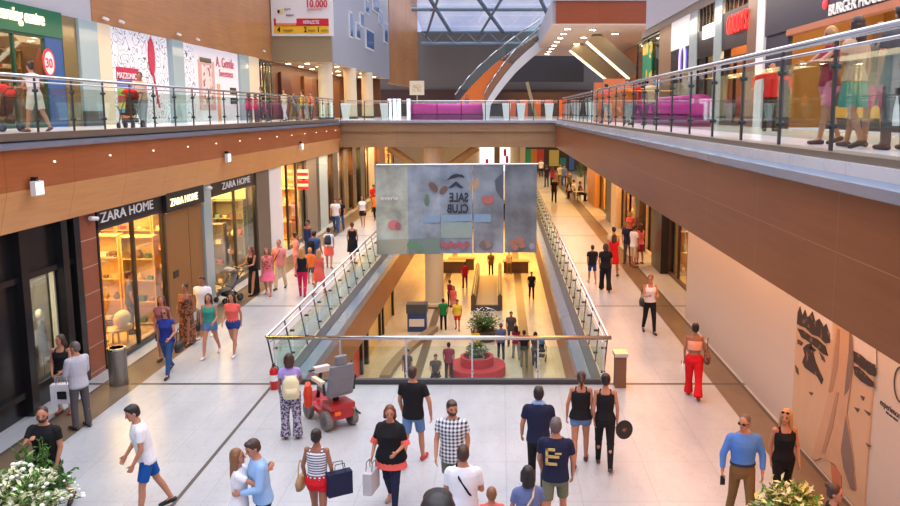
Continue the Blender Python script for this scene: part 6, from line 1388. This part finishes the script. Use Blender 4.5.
# ---------- escalator in front of the camera with a rider
t=thing('escalator','escalator running down from the upper gallery below the viewpoint','escalator',(-.2,0,0))
b=MB(); 
for i in range(24):
    y=-.5+.36*i; z=4.85-.208*i
    if z<0.02: break
    b.box(-.5,y,max(0,z-.25),.5,y+.37,z)
b.build('steps',M_dgrey,t)
for s in(-1,1):
    q=MB(); q.prism([(s*.52,-.5,4.5),(s*.52,-.5,5.35),(s*.52,7.7,.75),(s*.52,7.7,0),(s*.52,7.2,0)],(s*.06,0,0)); q.build('balustrade',M_dsteel,t); MB().tube((s*.55,-.5,5.4),(s*.55,7.7,.78),.035).build('handrail',M_black,t)
d=ray(438,491); tt=3.25; hx=d*tt; zs=4.85-.208*int((hx.y+.5)/.36)
hh=H+hx.z-zs
person((hx.x,hx.y-.02,zs),hh,4,'m','stand',(.6,.84,DGR),('trousers',BLK),('short','black'),'m',(40,36,36),'dark haired head of a person close below the viewpoint, bottom centre',(0,0),NR)
bake_modifiers()
# ---------------------------------------------------------------- light and camera
area('walkway_light',(4.6,30,4.0),1.8,50,620,(255,164,84))
area('walkway_light',(4.6,11,4.0),1.6,10,90,(255,170,110))
area('under_bridge_light',(0,66,3.95),22,24,1300,(255,206,140))
area('left_shop_glow',(-8.7,48,3.8),.8,26,260,(255,204,140))
area('lower_light',(-1.4,66,-2.1),10,22,1500,(255,190,100))
area('lower_light',(-5.6,36,-2.0),1.2,20,90,(255,214,150)); area('lower_light',(2.9,40,-2.0),.8,30,120,(255,204,140))
area('upper_left_light',(-12,30,9.0),2,34,260,(255,224,190))
area('block_light',(-12.2,62,9.0),2.4,20,240,(255,206,140))
area('upper_right_light',(6.6,26,10.2),1.6,40,420,(255,232,206))
s=bpy.data.lights.new('daylight','SUN'); s.energy=2.4; s.angle=R(100); s.color=(.97,.985,1)
o=bpy.data.objects.new('daylight',s); o.rotation_euler=(R(-8),R(4),0); C.objects.link(o)
w=bpy.data.worlds.new('sky'); w.use_nodes=True; bpy.context.scene.world=w; nt=w.node_tree; bg=nt.nodes['Background']
tc=N(nt,'ShaderNodeTexCoord'); n1=noise(nt,tc.outputs['Generated'],4.5,6,.6)
nt.links.new(mixc(nt,ramp(nt,n1,.42,.62),lin((150,160,206)),lin((226,220,230))),bg.inputs[0]); sset(bg,'Strength',.85)
cam=bpy.data.cameras.new('camera'); co=bpy.data.objects.new('camera',cam); C.objects.link(co)
cam.sensor_width=36; cam.lens=36*F/900; cam.shift_x=-(CX-450)/900; cam.shift_y=-(253-CY)/900; cam.clip_start=.05; cam.clip_end=300
co.location=(0,0,H); co.rotation_euler=(R(90)-TH,0,0)
sc=bpy.context.scene; sc.camera=co
sc.view_settings.view_transform='Standard'; sc.view_settings.look='None'; sc.view_settings.exposure=0.8; sc.view_settings.gamma=1.0; sc.view_settings.use_curve_mapping=False
sc.cycles.use_denoising=True; sc.cycles.max_bounces=8; sc.cycles.transparent_max_bounces=40; sc.cycles.diffuse_bounces=3; sc.cycles.glossy_bounces=3; sc.cycles.caustics_reflective=False; sc.cycles.caustics_refractive=False; sc.cycles.sample_clamp_indirect=6.0
